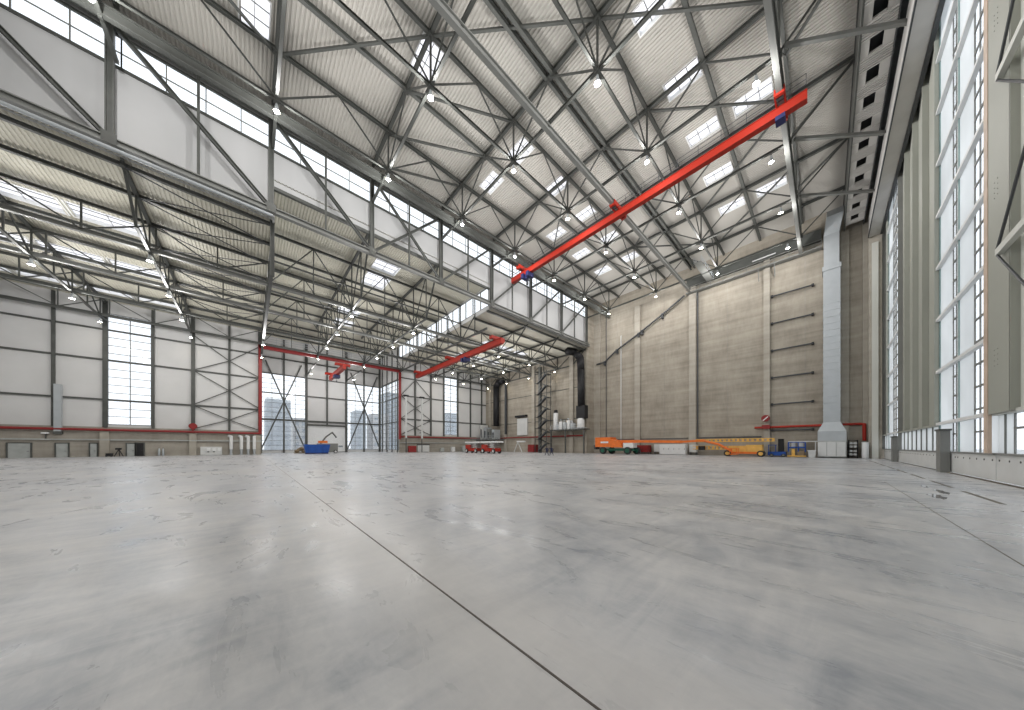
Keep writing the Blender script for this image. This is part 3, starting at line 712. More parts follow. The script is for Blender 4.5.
def valve_wheel(x, y, z, lab, ax='y'):
    t = thing('hose_reel', (x, y, z), lab, 'hose reel')
    part('drum', 'darkred', t, lambda b: b.lathe((x, y, z), [(.55, -.2), (.6, -.2), (.6, -.14), (.3, -.12), (.3, .12), (.6, .14), (.6, .2), (.55, .2)], 18, ax))
    part('bracket', 'darkred', t, lambda b: b.box(x - .12, y - .12, z - .9, x + .12, y + .12, z))
valve_wheel(-8.5, YL - .9, 5.9, 'red hose reel on the column foot above the red pipe')

# ---------------------------------------------------------------- hangar doors (Y about -5.8)
YD = -5.9
ZD = 34.5
def leaf(n, x0, x1, kind, label, win=None, y=YD):
    t = thing('door_%d' % n, (x0, y, 0), label, 'hangar door', kind='structure')
    part('skirt', 'kerbm', t, lambda b: b.box(x0, y - .1, .06, x1, y + .1, 1.4))
    part('skirt_cap', 'steel_lt', t, lambda b: b.box(x0, y - .12, 1.36, x1, y + .16, 1.46))
    def bolts(b):
        x = x0 + .4
        while x < x1 - .1: b.lathe((x, y + .1, 1.1), [(.05, 0), (.05, .02)], 8, 'y'); x += 1.15
    part('bolt', 'steel', t, bolts)
    sol = [(x0, x1)]
    if win: sol = subtract(x0, x1, [win])
    if kind == 'white':
        for a, c in sol: part('translucent_panel', 'milky', t, lambda b: b.box(a, y - .03, 1.4, c, y + .03, ZD))
    else:
        n_ = max(1, int(round((x1 - x0) / 4.4)))
        def sheets(b):
            w = (x1 - x0) / n_
            for k in range(n_):
                a = x0 + k * w
                # each sheet folds slightly: a shallow return then a flat face
                vs = [(a, y + .25, 3.4), (a + w * .82, y, 3.4), (a + w, y - .05, 3.4), (a, y + .25, ZD), (a + w * .82, y, ZD), (a + w, y - .05, ZD)]
                b.add(vs, [(0, 1, 4, 3), (1, 2, 5, 4)]); b.add([(v[0], v[1] - .12, v[2]) for v in vs], [(3, 4, 1, 0), (4, 5, 2, 1)])
                b.box(a, y - .1, 3.35, a + w, y + .28, 3.5)
                b.box(a - .05, y - .22, 3.4, a + .06, y + .3, ZD)
        part('sheet', 'doorgrey' if kind == 'grey' else 'doorgrey2', t, sheets)
        for a, c in ([(x0, x1)] if not win or kind == 'grey' else sol):
            part('translucent_panel', 'milky', t, lambda b: b.box(a, y - .03, 1.4, c, y + .03, 3.4))
            part('mullion', 'steel_lt', t, lambda b: [b.box(a + (c - a) * k / (2 * n_) - .06, y - .06, 1.4, a + (c - a) * k / (2 * n_) + .06, y + .1, 3.4) for k in range(2 * n_ + 1)] if c - a > 4 else b.box((a + c) / 2 - .04, y - .06, 1.4, (a + c) / 2 + .04, y + .08, 3.4))
    if win:
        a, c = win; zt = ZD if kind != 'grey2' else 3.4
        z0 = 1.4
        def fr(b):
            for xx in (a, (a + c) / 2, c): b.box(xx - .03, y - .03, z0, xx + .03, y + .03, zt)
            z = z0 + 1.25
            while z < zt: b.box(a, y - .02, z - .05, c, y + .04, z + .05); z += 1.3
        part('window_frame', 'steel_lt', t, fr)
        part('window_pane', 'glass', t, lambda b: b.box(a, y - .02, z0, c, y + .0, zt))
    if kind == 'white':
        for k in range(8):
            z = 3.5 + 3.95 * k
            part('rail', 'white', t, lambda b: b.box(x0, y + .03, z - .1, x1, y + .24, z + .1))
    if kind == 'white':
        part('edge_post', 'teal', t, lambda b: b.box(x1 - .14, y - .05, 1.4, x1 - .05, y + .08, ZD))
        part('return_panel', 'clad', t, lambda b: b.box(x1 - .05, y - .05, 1.4, x1, y + .1, ZD))
    elif kind == 'grey':
        part('edge_post', 'steel_lt', t, lambda b: b.box(x1 - .12, y - .15, 1.4, x1, y + .3, ZD))
    return t
leaf(11, 65.0, 69.0, 'grey', 'narrow grey green hangar door leaf against the concrete pier')
leaf(12, 55.4, 65.0, 'white', 'bright white hangar door leaf with ladder windows, farthest of the white ones', (56.5, 61.5))
leaf(13, 38.8, 55.4, 'grey', 'wide grey green folded sheet hangar door leaf')
leaf(14, 34.2, 38.8, 'white', 'white translucent door leaf next to the grey green sheets', (34.4, 35.6))
leaf(15, 27.9, 34.2, 'white', 'white translucent door leaf with a ladder window by the tan post', (29.7, 31.4))
t = leaf(16, 15.5, 27.8, 'grey2', 'nearest hangar door leaf with pale sheet above and low window', (16.0, 26.1))
part('dark_sheet', 'doorgrey', t, lambda b: b.box(24.9, YD + .32, 3.4, 27.4, YD + .4, ZD).box(24.85, YD - .1, 3.4, 24.95, YD + .4, ZD))
part('tan_post', 'tan', t, lambda b: b.box(27.42, YD + .3, 1.46, 27.95, YD + .42, ZD))
for k in range(4):
    z = 6.9 + 8.1 * k
    part('strut', 'doorgrey2', t, lambda b: b.box(15.5, YD + .4, z - .15 + 3.9, 25.6, YD + .6, z + .15 + 3.9))
    part('tie_rod', 'steel_dk', t, lambda b: b.tube((25.6, YD + .55, z + 4), (21.5, YD + .55, z + 8.1), .05, .05, 6))
    part('tie_rod', 'steel_dk', t, lambda b: b.tube((25.6, YD + .55, z + 3.8), (21.5, YD + .55, z + .2), .05, .05, 6))
    part('bolt_plate', 'doorgrey', t, lambda b: [b.lathe((26.2 + .2 * a, YD + .4, z - 1.2 + .25 * c), [(.022, 0), (.022, .02)], 6, 'y') for a in (0, 2) for c in range(4)])
for k, (x, z) in enumerate(((36.0, 2.9), (57.2, 2.9))):
    t = thing('door_post', (x, YD + .4, 0), ['grey steel door guide post in front of the white door leaf', 'grey steel door guide post far along the hangar doors'][k], 'post', 'door guide posts')
    part('shaft', 'steel_lt', t, lambda b: b.box(x - .55, YD + .15, 0, x + .55, YD + .55, z))
    part('cap', 'steel', t, lambda b: b.box(x - .65, YD + .1, z, x + .65, YD + .6, z + .12))
leaf(17, -24, 15.3, 'grey', 'hangar door leaf beside and behind the viewer')
clad_wall('wall_near', [(-24.3, -6, 0, -24, 42.7, ZR + .5), (-34, 42.7, 0, -33.7, YL + .3, 28.5), (-34, 42.6, 0, -24, 42.7, 28.5)], 'clad near end wall behind the viewer')
clad_wall('wall_over_doors', [(-24, -6.3, 34.5, XC, -6.05, 40)], 'cladding above the hangar doors')
# floor rail beside the doors
tag(MB().box(12, YD + .2, 0, 69, YD + .28, .05).build('door_rail', 'rail'), 'thin dark rail along the foot of the hangar doors', 'rail')
# lintel girder and soffit
t = thing('lintel_girder', (0, -4.9, 33), 'huge grey box girder above the hangar doors, dark outer edge', 'girder')
part('box', 'lintel', t, lambda b: b.box(-20, -5.35, 33, 68.2, -4.3, 36))
part('outer_channel', 'steel_dk', t, lambda b: b.box(-20, -5.62, 32.9, 68.2, -5.36, 36))
part('inner_lip', 'steel_dk', t, lambda b: b.box(-20, -4.3, 32.95, 68.2, -4.22, 33.3))
t = thing('end_pier', (XC - 1, -5, 0), 'pale concrete end pier carrying the door girder', 'pier', kind='structure')
part('shaft', 'pilaster', t, lambda b: b.box(68.5, -5.5, 0, 70, -4.3, 32.9))
part('cladding_strip', 'doorgrey2', t, lambda b: b.box(68.2, -5.2, 0, 68.5, -4.6, 32))
sf = thing('perforated_soffit', (0, -2.9, 36), 'long grey ribbed soffit with a row of square dark openings', 'soffit')
def ribs(b):
    for k in range(-17, 11):
        for q in (-1.5, -1.2, -.95, .85, 1.1, 1.35): b.box(36.1 + 3.05 * k + q, -3.85, 35.9, 36.17 + 3.05 * k + q, -2.0, 36.0)
def soff(b):
    x = 36.1 - 3.05 * 17
    y0, y1 = -3.85, -2.0
    while x < 69:
        a, c = x - 1.525, min(x + 1.525, 69.9)
        b.box(a, y0, 36, x - .75, y1, 36.2); b.box(x + .75, y0, 36, c, y1, 36.2)
        b.box(x - .75, y0, 36, x + .75, y0 + .6, 36.2); b.box(x - .75, y1 - .5, 36, x + .75, y1, 36.2)
        x += 3.05
part('panel', 'lintel', sf, lambda b: (soff(b), ribs(b)))
part('shade_backing', 'steel_dk', sf, lambda b: b.box(-16, -3.7, 36.9, 69.8, -2.1, 37.0))  # dark sheet behind the openings, its colour stands for their shade
part('edge', 'steel', sf, lambda b: b.box(-16, -2.02, 35.9, 69.8, -1.9, 40))
part('edge', 'steel_dk', sf, lambda b: b.box(-16, -3.95, 35.9, 69.8, -3.85, 38))
tag(MB().box(-24, -6, 39.9, XC, -2.05, 40.2).build('ceiling_door_edge', 'galv'), 'roof edge strip over the hangar doors', 'ceiling', kind='structure').hide_render = False
for k, (a, c) in enumerate((((32.9, 2.3), (38.5, -4.6)), ((43.7, 2.3), (50.0, -4.2)), ((54.15, 2.3), (60.3, -4.2)))):
    tag(MB().beam((*a, ZB), (*c, 35.3), .26, .3).build('tie_beam', 'steel_lt', None, (*a, 35)), 'grey steel tie crossing below the perforated soffit, %s from the concrete wall' % ORD[2 - k], 'tie', 'ties across the soffit', 'thing')

# ---------------------------------------------------------------- wall walkway, cable ladder and ducts (concrete wall)
t = thing('wall_walkway', (69, 8, 34), 'grey steel service walkway high on the concrete wall', 'walkway')
part('deck', 'steel_lt', t, lambda b: b.box(68.6, .5, 34.3, 69.7, 20.2, 34.5))
part('railing', 'steel_lt', t, lambda b: [b.beam((68.6, .5, z), (68.6, 20.2, z), .07, .07) for z in (35.0, 35.5)] + [b.beam((68.6, .5 + 1.9 * k, 34.4), (68.6, .5 + 1.9 * k, 35.5), .06, .06) for k in range(11)])
part('cable_tray', 'steel', t, lambda b: b.box(69.2, .5, 35.8, 69.9, 20.2, 37.6))
part('bracket', 'steel_lt', t, lambda b: [b.beam((68.7, y, 34.3), (69.7, y, 32.4), .12, .12) for y in (18.3, 8.4, 6.2)])
part('tube_light', 'white', t, lambda b: b.box(68.5, 6.0, 35.9, 68.6, 9.2, 36.05))
t = thing('service_ladder', (60, 16, 34), 'galvanised service walkway hanging from the roof near the concrete wall', 'walkway')
part('deck', 'steel_lt', t, lambda b: b.box(60, 15.2, 35.2, 68.4, 16.3, 35.35))
part('railing', 'galv', t, lambda b: [b.beam((60, y, z), (68.4, y, z), .06, .06) for z in (35.8, 36.3) for y in (15.2, 16.3)] + [b.beam((60 + 1.4 * k, y, 35.2), (60 + 1.4 * k, y, 36.3), .05, .05) for k in range(7) for y in (15.2, 16.3)])
t = thing('stepped_pipe', (69, 20, 34), 'dark pipe stepping diagonally up the concrete wall', 'pipe')
pp = [(69.3, 41.9, 24.0), (69.3, 39.6, 24.1), (69.3, 36.2, 26.4), (69.3, 30.6, 29.0), (69.3, 29.8, 29.4), (69.3, 25.2, 31.8), (69.3, 20.6, 34.4)]
part('pipe', 'steel_dk', t, lambda b: b.path(pp, .2))
for p in pp[1:-1]: part('bracket', 'steel_dk', t, lambda b: b.box(69.2, p[1] - .2, p[2] - .75, 70, p[1] + .2, p[2] + .3))
tag(MB().path([(69.5, 18.2, 34.2), (69.5, 18.2, 3.6), (69.5, 8, 3.6)], .13).build('cable_conduit', 'steel_dk'), 'dark vertical conduit beside the pilaster turning along the wall', 'conduit')
tag(MB().path([(69.7, 39.3, 38), (69.7, 39.3, 3.6), (69.7, 20, 3.6)], .09).build('cable_conduit', 'steel_dk'), 'thin dark conduit near the corner pier of the concrete wall', 'conduit')
tag(MB().path([(69.75, 35.2, 30), (69.75, 35.2, 3.4)], .09).build('drain_pipe', 'white'), 'thin white pipe down the concrete wall above the orange lift', 'pipe')

t = thing('air_handling_duct', (68.4, -.5, 0), 'large galvanised air duct rising from a wide plenum on the concrete wall', 'duct')
def plenum(b): b.box(66.9, -2.1, .15, 69.4, .9, 2.7)
part('plenum', 'greydoor', t, plenum)
part('plenum_door', 'kerbm', t, lambda b: [b.box(66.84, -2.0 + k * .98, .3, 66.9, -1.1 + k * .98, 2.5) for k in range(3)])
part('middle_band', 'galv', t, lambda b: b.box(66.9, -2.1, 2.7, 69.4, .9, 4.2))
def taper(b):
    vs = [(66.9, -2.1, 4.2), (66.9, .9, 4.2), (69.4, .9, 4.2), (69.4, -2.1, 4.2), (67.3, -1.5, 5.6), (67.3, .3, 5.6), (69.4, .3, 5.6), (69.4, -1.5, 5.6)]
    b.add(vs, [(0, 4, 5, 1), (1, 5, 6, 2), (2, 6, 7, 3), (3, 7, 4, 0)])
part('transition', 'galv', t, taper)
def shaft(b):
    z = 5.6; k = 0
    while z < 24: b.box(67.3, -1.5, z, 69.4, .3, z + .98); b.box(67.26, -1.54, z + .98, 69.4, .34, z + 1.04); z += 1.04
    b.box(67.3, -1.5, z, 69.4, .3, 30); b.box(67.2, -1.6, 29.6, 69.4, .4, 30.3); b.box(67.4, -1.4, 30.3, 69.4, .25, 35.2)
part('shaft', 'galv', t, shaft)
def elbow(b):
    vs = [(67.4, -1.4, 35.2), (67.4, .25, 35.2), (69.4, .25, 35.2), (69.4, -1.4, 35.2), (65.8, -1.8, 37.2), (65.8, -.1, 37.2), (67.4, -.1, 38.9), (67.4, -1.8, 38.9)]
    b.add(vs, [(0, 4, 5, 1), (1, 5, 6, 2), (2, 6, 7, 3), (3, 7, 4, 0), (4, 7, 6, 5)])
part('elbow', 'galv', t, elbow)

# black ducts in the side hall
t = thing('black_duct', (65, 44.4, 9), 'thick black round air duct dropping beside the corner pier', 'duct')
part('pipe', 'black', t, lambda b: b.path([(62, 46.5, 27.3), (64.2, 45.3, 27.0), (64.6, 43.9, 25.2), (64.6, 43.7, 22), (64.6, 43.6, 12.5)], .95, 14), True)
part('fan_box', 'black', t, lambda b: b.box(64, 42.2, 9.2, 65.6, 44.8, 12.6))
t = thing('black_duct', (64, 79, 9), 'slimmer black air duct at the far end of the side hall', 'duct')
part('pipe', 'black', t, lambda b: b.path([(64.3, 74.9, 24.6), (64.3, 77.2, 24.4), (64.3, 78.7, 23.0), (64.3, 78.7, 9)], 1.05, 14), True)
tag(MB().box(64.9, 74.2, 6, 65.5, 74.9, 23.5).build('wall_shaft', 'steel_dk'), 'dark vertical steel shaft beside the slimmer black duct', 'shaft')

# mezzanines with machinery
t = thing('machine_deck', (64, 48, 0), 'steel deck on posts below the thick black duct', 'platform')
part('deck', 'steel', t, lambda b: b.box(62.8, 41.6, 6.2, 65.6, 52.9, 6.5))
for y in (41.8, 47.6, 52.6):
    part('leg', 'steel', t, lambda b: b.box(62.9, y - .15, 0, 63.2, y + .15, 6.2))
part('railing', 'kerbm', t, lambda b: [b.beam((62.8, 41.6, z), (62.8, 52.9, z), .07, .07) for z in (7.0, 7.6)] + [b.beam((62.8, 41.6 + k, 6.4), (62.8, 41.6 + k, 7.6), .06, .06) for k in range(12)])
t = thing('ventilation_unit', (64.2, 44, 6.5), 'white drum shaped fan unit on the deck under the black duct', 'machine')
part('drum', 'white', t, lambda b: b.lathe((64.4, 43.6, 6.5), [(.9, 0), (.95, .1), (.95, 2.3), (.8, 2.7)], 16), True); part('base', 'galv', t, lambda b: b.box(63.4, 42.4, 6.5, 65.4, 44.8, 6.8))
t = thing('filter_tower', (64.2, 52, 6.5), 'slim white filter cylinder with dark cap on the deck end', 'machine')
part('body', 'white', t, lambda b: b.lathe((64.2, 51.8, 6.5), [(.65, 0), (.7, .1), (.7, 4.6), (.6, 4.8)], 14), True); part('cap', 'black', t, lambda b: b.lathe((64.2, 51.8, 11.3), [(.62, 0), (.5, .8), (.3, .9)], 14))
for k, y in enumerate((45.8, 47.0, 48.3, 49.6, 50.7)):
    t = thing('pump_unit', (64, y, 6.5), 'white box shaped pump unit on the deck, %s from the drum fan' % ORD[k], 'machine', 'pump units on the deck')
    h = (1.6, 2.4, 1.9, 2.2, 1.5)[k]
    part('body', 'white' if k % 2 else 'galv', t, lambda b: b.box(63.4, y - .5, 6.5, 64.6, y + .4, 6.5 + h)); part('pipe', 'galv', t, lambda b: b.path([(63.8, y, 6.5 + h), (63.8, y, 7.0 + h), (63.8, y + .5, 7.0 + h)], .1))
t = thing('machine_deck', (62, 82, 0), 'dark deck with grey plant equipment at the far end of the side hall', 'platform')
part('deck', 'steel_dk', t, lambda b: b.box(61, 75.5, 4.0, 65.6, 86.2, 4.4))
for y in (76, 81, 86): part('leg', 'steel', t, lambda b: b.box(61, y - .15, 0, 61.3, y + .15, 4))
part('railing', 'galv', t, lambda b: [b.beam((61, 75.5, z), (61, 86.2, z), .08, .08) for z in (5.0, 5.6)] + [b.beam((61, 75.5 + k, 4.4), (61, 75.5 + k, 5.6), .06, .06) for k in range(11)])
for k, (y, h, w_, m) in enumerate(((84.5, 5.2, 1.3, 'kerbm'), (82.3, 4.2, 1.4, 'galv'), (80.2, 3.6, 1.2, 'steel_lt'), (77.6, 3.2, 1.5, 'galv'))):
    t = thing('air_unit', (63, y, 4.4), 'grey air handling cabinet on the far deck, %s from the outer wall' % ORD[k], 'machine', 'air units on the far deck')
    part('cabinet', m, t, lambda b: b.box(62, y - w_ / 2, 4.4, 64.6, y + w_ / 2, 4.4 + h)); part('grille', 'steel_dk', t, lambda b: b.box(61.95, y - w_ * .3, 4.8, 62, y + w_ * .3, 4.4 + h * .7))
t = thing('wall_panel', (65.8, 67, 7), 'white square panel with dark awning on the side hall concrete wall', 'panel')
part('board', 'kerbm', t, lambda b: b.box(65.6, 64.6, 5.5, 66, 69.3, 11)); part('awning', 'black', t, lambda b: b.box(65.0, 64.8, 11.4, 66, 69.8, 12.0))

# scaffold stair tower
t = thing('stair_tower', (62.6, 55.6, 0), 'tall grey steel stair tower against the side hall wall', 'stair tower')
part('core_column', 'steel', t, lambda b: b.box(62.2, 56.0, 0, 63.0, 56.7, 25))
for x in (61.8, 63.6):
    for y in (53.2, 57.6): part('post', 'steel', t, lambda b: b.beam((x, y, 0), (x, y, 23.5), .14, .14))
for k in range(7):
    z = .2 + 3.3 * k
    part('flight', 'steel_dk', t, lambda b: b.beam((62.1, 56.4, z + .4), (62.1, 53.6, z + 2.4), .9, .3)); part('flight', 'steel', t, lambda b: b.beam((63.1, 53.6, z + 2.4), (63.1, 56.4, z + 3.6), .8, .22))
    part('landing', 'steel_dk', t, lambda b: b.box(61.7, 53.1, z + 2.3, 63.7, 54.2, z + 2.45)); part('landing', 'steel', t, lambda b: b.box(61.7, 56.6, z + 3.5, 63.7, 57.7, z + 3.65))
    part('railing', 'steel_lt', t, lambda b: [b.beam((61.7, 56.4, z + 1.4), (61.7, 53.6, z + 3.4), .07, .07), b.beam((61.7, 53.2, z + 3.4), (63.7, 53.2, z + 3.4), .07, .07)])

# ---------------------------------------------------------------- vehicles and small things
def wheel(t, x, y, r, w, rim='white', ax='x', nm='wheel'):
    o = part(nm, 'rubber', t, lambda b: b.lathe((x, y, r), [(r * .55, -w / 2), (r * .92, -w / 2), (r, -w / 3), (r, w / 3), (r * .92, w / 2), (r * .55, w / 2)], 18, ax))
    part('rim', rim, o, lambda b: b.lathe((x, y, r), [(r * .2, -w / 2 - .04), (r * .58, -w / 2 - .02), (r * .58, w / 2 + .02), (r * .2, w / 2 + .04)], 14, ax))

# orange boom lift, boom reaching right along the wall (towards smaller Y)
t = thing('boom_lift', (64, 34, 0), 'orange boom lift with dark green wheels and long boom by the concrete wall', 'boom lift')
for x, y in ((62.9, 36.3), (65.3, 35.3), (62.9, 30.2), (65.3, 29.2)): wheel(t, x, y, .85, .55, 'green')
part('chassis', 'green', t, lambda b: b.box(63.2, 29.2, .8, 65.0, 36.6, 1.35))
def turret(b):
    b.box(62.7, 34.2, 1.7, 65.3, 38.3, 4.0)
    vs = [(62.7, 31.4, 1.6), (62.7, 34.2, 1.6), (62.7, 34.2, 3.6), (62.7, 31.8, 2.7), (65.3, 31.4, 1.6), (65.3, 34.2, 1.6), (65.3, 34.2, 3.6), (65.3, 31.8, 2.7)]
    b.add(vs, [(0, 1, 2, 3), (7, 6, 5, 4), (0, 3, 7, 4), (3, 2, 6, 7), (0, 4, 5, 1)])
part('turret', 'orange', t, turret)
part('badge_stripe', 'white', t, lambda b: b.box(62.62, 34.8, 2.6, 62.7, 36.8, 3.0))
part('engine_cover', 'white', t, lambda b: b.box(63.0, 29.0, 1.5, 65, 31.3, 2.6))
part('boom', 'orange', t, lambda b: b.beam((64, 37.5, 3.0), (64, 28, 2.95), .5, .62))
part('boom_section', 'orange', t, lambda b: b.beam((64, 28.2, 2.95), (64, 19.4, 2.75), .42, .55))
part('boom_section', 'orange', t, lambda b: b.beam((64, 19.6, 2.75), (64, 15.6, 2.95), .34, .42))
part('jib', 'orange', t, lambda b: b.path([(64, 15.8, 2.9), (64, 13.4, 2.2), (64, 11.4, .95)], .22))
part('basket', 'orange', t, lambda b: [b.box(63.2, 10.6, .35, 64.8, 11.6, .45)] + [b.beam((x, y, .4), (x, y, 1.45), .08, .08) for x in (63.2, 64.8) for y in (10.6, 11.6)] + [b.beam((x, 10.6, 1.45), (x, 11.6, 1.45), .08, .08) for x in (63.2, 64.8)] + [b.beam((63.2, y, 1.45), (64.8, y, 1.45), .08, .08) for y in (10.6, 11.6)])
part('counterweight', 'steel_dk', t, lambda b: b.box(63.1, 38.4, 1.1, 65, 38.9, 2.2))

# second machine: yellow-orange articulated lift with perforated boom
t = thing('crawler_lift', (66, 10, 0), 'ochre telescopic lift with perforated arms parked by the pilaster', 'lift')
for y in (12.3, 7.6): wheel(t, 65.2, y, .55, .45, 'yellow'); wheel(t, 67.0, y + .1, .55, .4, 'white')
part('chassis', 'orange', t, lambda b: b.box(65.1, 7.6, .5, 67.1, 12.4, .85))
part('body', 'yellow', t, lambda b: [b.box(65.2, 7.4, .85, 67, 9.6, 2.1), b.box(65.4, 9.6, .85, 66.8, 12.2, 1.8)])
def perf(b, x, y0, y1, z, h=.6):
    b.box(x - .2, y0, z, x + .2, y1, z + .14); b.box(x - .2, y0, z + h - .14, x + .2, y1, z + h)
    y = y0
    while y < y1 - .2: b.box(x - .2, y, z + .14, x + .2, y + .32, z + h - .14); y += .68
part('boom', 'yellow', t, lambda b: perf(b, 66, 5.9, 17.6, 2.65))
part('lower_boom', 'yellow', t, lambda b: perf(b, 66.4, 8.5, 18.2, 1.2, .75))
part('control_box', 'black', t, lambda b: b.box(65.4, 16.0, 1.1, 66, 17.0, 1.9))

def box_thing(name, lab, cat, x0, x1, y0, y1, h, m, door=True, legs=.08, group=None):
    t = thing(name, ((x0 + x1) / 2, (y0 + y1) / 2, 0), lab, cat, group)
    part('body', m, t, lambda b: b.box(x0, y0, legs, x1, y1, h))
    part('foot', 'steel_dk', t, lambda b: [b.box(x, y, 0, x + .1, y + .1, legs) for x in (x0 + .05, x1 - .15) for y in (y0 + .05, y1 - .15)])
    if door:
        n = max(1, int(round((y1 - y0) / 1.1))); w_ = (y1 - y0) / n
        for k in range(n):
            d_ = part('door', m, t, lambda b: b.box(x0 - .04, y0 + k * w_ + .04, legs + .08, x0, y0 + (k + 1) * w_ - .04, h - .08))
            part('handle', 'steel_dk', d_, lambda b: b.box(x0 - .08, y0 + k * w_ + .12, h * .5, x0 - .04, y0 + k * w_ + .2, h * .6))
    return t
box_thing('red_cabinet', 'red cabinet on short legs between the boom lift wheels and the white lockers', 'cabinet', 67.6, 69.2, 27.5, 30.2, 2.1, 'darkred', legs=.5)
box_thing('switch_box', 'narrow pale switch box beside the white lockers', 'cabinet', 68.6, 69.5, 25.3, 26.7, 2.3, 'kerbm', legs=.6)
box_thing('locker_row', 'long row of white lockers under the orange boom', 'lockers', 67.8, 69.2, 20.0, 25.2, 2.3, 'white')
box_thing('switch_box', 'small pale cabinet between the lockers and the pilaster', 'cabinet', 68.6, 69.5, 18.2, 19.5, 2.2, 'kerbm', legs=.6)
box_thing('red_cabinet', 'red box at the foot of the side hall wall near the stair tower', 'cabinet', 63, 65, 59.3, 61.8, 2.4, 'darkred', legs=.1)
box_thing('red_cabinet', 'small red cabinet in front of the far outer wall', 'cabinet', 35.3, 37.6, 84.6, 85.4, 2.0, 'darkred', legs=.1)
t = thing('double_door_cabinet', (40.5, YL - .6, 0), 'pale cabinet with grey head against the far outer wall', 'cabinet')
part('body', 'kerbm', t, lambda b: b.box(38.8, YL - .9, .1, 42.6, YL - .3, 2.2)); part('head', 'steel_dk', t, lambda b: b.box(38.7, YL - .95, 2.2, 42.7, YL - .3, 2.5))
for k, x in enumerate((34.6, 39.6)):
    t = thing('mast_post', (x, YL - 2, 0), 'pale thin mast with dark head in front of the far wall, %s' % ['beside the red column', 'beside the pale cabinet'][k], 'post', 'masts by the far wall')
    part('shaft', 'kerbm', t, lambda b: b.tube((x, YL - 2, 4.3), (x, YL - 2, 16.8), .28)); part('head', 'black', t, lambda b: b.box(x - .7, YL - 2.3, 16.8, x + .7, YL - 1.7, 17.3)); part('arm', 'steel', t, lambda b: b.box(x - .1, YL - 2, 6, x + .1, YL - .3, 6.2))
    part('base', 'steel', t, lambda b: b.tube((x, YL - 2, 0), (x, YL - 2, 4.3), .14))
for k, (x, w_) in enumerate(((46.5, .7), (50.6, 1.1), (55, .6))):
    box_thing('wall_locker', 'dull brown grey storage box by the far plinth, %s from the red pipe bend' % ORD[k], 'box', x, x + 1.2, YL - 1.4, YL - .5, 1.4 + .3 * k, 'greydoor' if k != 1 else 'white', False, group='boxes by the far plinth')

# red scissor lifts with white platforms
def scissor(x, y0, y1, lab):
    t = thing('scissor_lift', (x, (y0 + y1) / 2, 0), lab, 'scissor lift', 'red scissor lifts')
    part('chassis', 'red', t, lambda b: b.box(x - .9, y0, .55, x + .9, y1, 1.35))
    part('housing', 'red', t, lambda b: b.box(x - 1.0, y1 - (y1 - y0) * .42, 1.2, x + 1.0, y1, 2.3))
    def sc2(b):
        z = 1.4
        for k in range(3):
            for q in (-1, 1):
                b.beam((x + q * .7, y0 + .3, z), (x + q * .7, y1 - .3, z + .42), .12, .12); b.beam((x + q * .7, y1 - .3, z), (x + q * .7, y0 + .3, z + .42), .12, .12)
            z += .42
    part('scissor_arm', 'kerbm', t, sc2)
    part('platform', 'white', t, lambda b: b.box(x - 1, y0 - 1.0, 2.75, x + 1, y1 + .3, 3.15))
    part('guard_rail', 'steel_lt', t, lambda b: [b.beam((xx, y0 - 1.0, z), (xx, y1 + .3, z), .05, .05) for xx in (x - 1, x + 1) for z in (3.6, 4.0)] + [b.beam((xx, y0 - 1.0 + (y1 - y0 + 1.3) * k / 4, 3.1), (xx, y0 - 1.0 + (y1 - y0 + 1.3) * k / 4, 4.0), .05, .05) for xx in (x - 1, x + 1) for k in range(5)])
    for y in (y0 + .6, y1 - .6):
        for q in (-1, 1): wheel(t, x + q * .95, y, .62, .4, 'kerbm')
    return t
scissor(46, 63.2, 68.8, 'red scissor lift with white platform farthest from the stair tower')
scissor(46, 55.6, 61.2, 'red scissor lift with white platform nearer the stair tower')
t = thing('access_frame', (60, 63, 0), 'white folding access frame beside the scissor lifts', 'frame')
part('leg', 'kerbm', t, lambda b: b.beam((60, 61.2, 0), (60, 63, 3.2), .2, .2)); part('leg', 'kerbm', t, lambda b: b.beam((60, 64.8, 0), (60, 63, 3.2), .2, .2))
part('top_rail', 'white', t, lambda b: b.box(59.6, 60.2, 3.1, 60.4, 63.2, 3.5))
# blue container and small heap at the window wall
t = thing('blue_container', (12.4, 85, 0), 'blue waste skip standing in the deep bay opening', 'skip')
def skip(b):
    b.add([(9.9, 84, .3), (14.5, 84, .3), (14.9, 84, 2.3), (9.5, 84, 2.3), (9.9, 86, .3), (14.5, 86, .3), (14.9, 86, 2.3), (9.5, 86, 2.3)], [(0, 1, 2, 3), (5, 4, 7, 6), (1, 5, 6, 2), (4, 0, 3, 7), (0, 4, 5, 1), (3, 2, 6, 7)])
part('tub', 'blue', t, skip); part('rib', 'blue', t, lambda b: [b.box(x, 83.9, .3, x + .15, 84, 2.3) for x in (10.6, 11.9, 13.2, 14.2)]); part('skid', 'navy', t, lambda b: [b.box(9.9, y, 0, 14.5, y + .3, .3) for y in (84.1, 85.6)])
t = thing('work_platform', (16, 90, 0), 'small grey and orange machine behind the blue skip', 'machine')
part('arm', 'steel', t, lambda b: b.path([(13.5, 90, 2.2), (15, 90, 4.4), (16.4, 90, 5.6), (17.4, 90, 4.2)], .18)); part('body', 'steel_lt', t, lambda b: b.box(13, 89.2, .4, 17.6, 90.8, 2.6)); part('boom_tip', 'orange', t, lambda b: b.box(13.2, 89.2, 2.7, 15.2, 90.4, 3.3))
for x in (13.6, 17): wheel(t, x, 89.1, .45, .3, 'kerbm', 'y')
t = thing('material_heap', (9.6, 95, 0), 'small brown heap of material on a pallet by the window', 'heap')
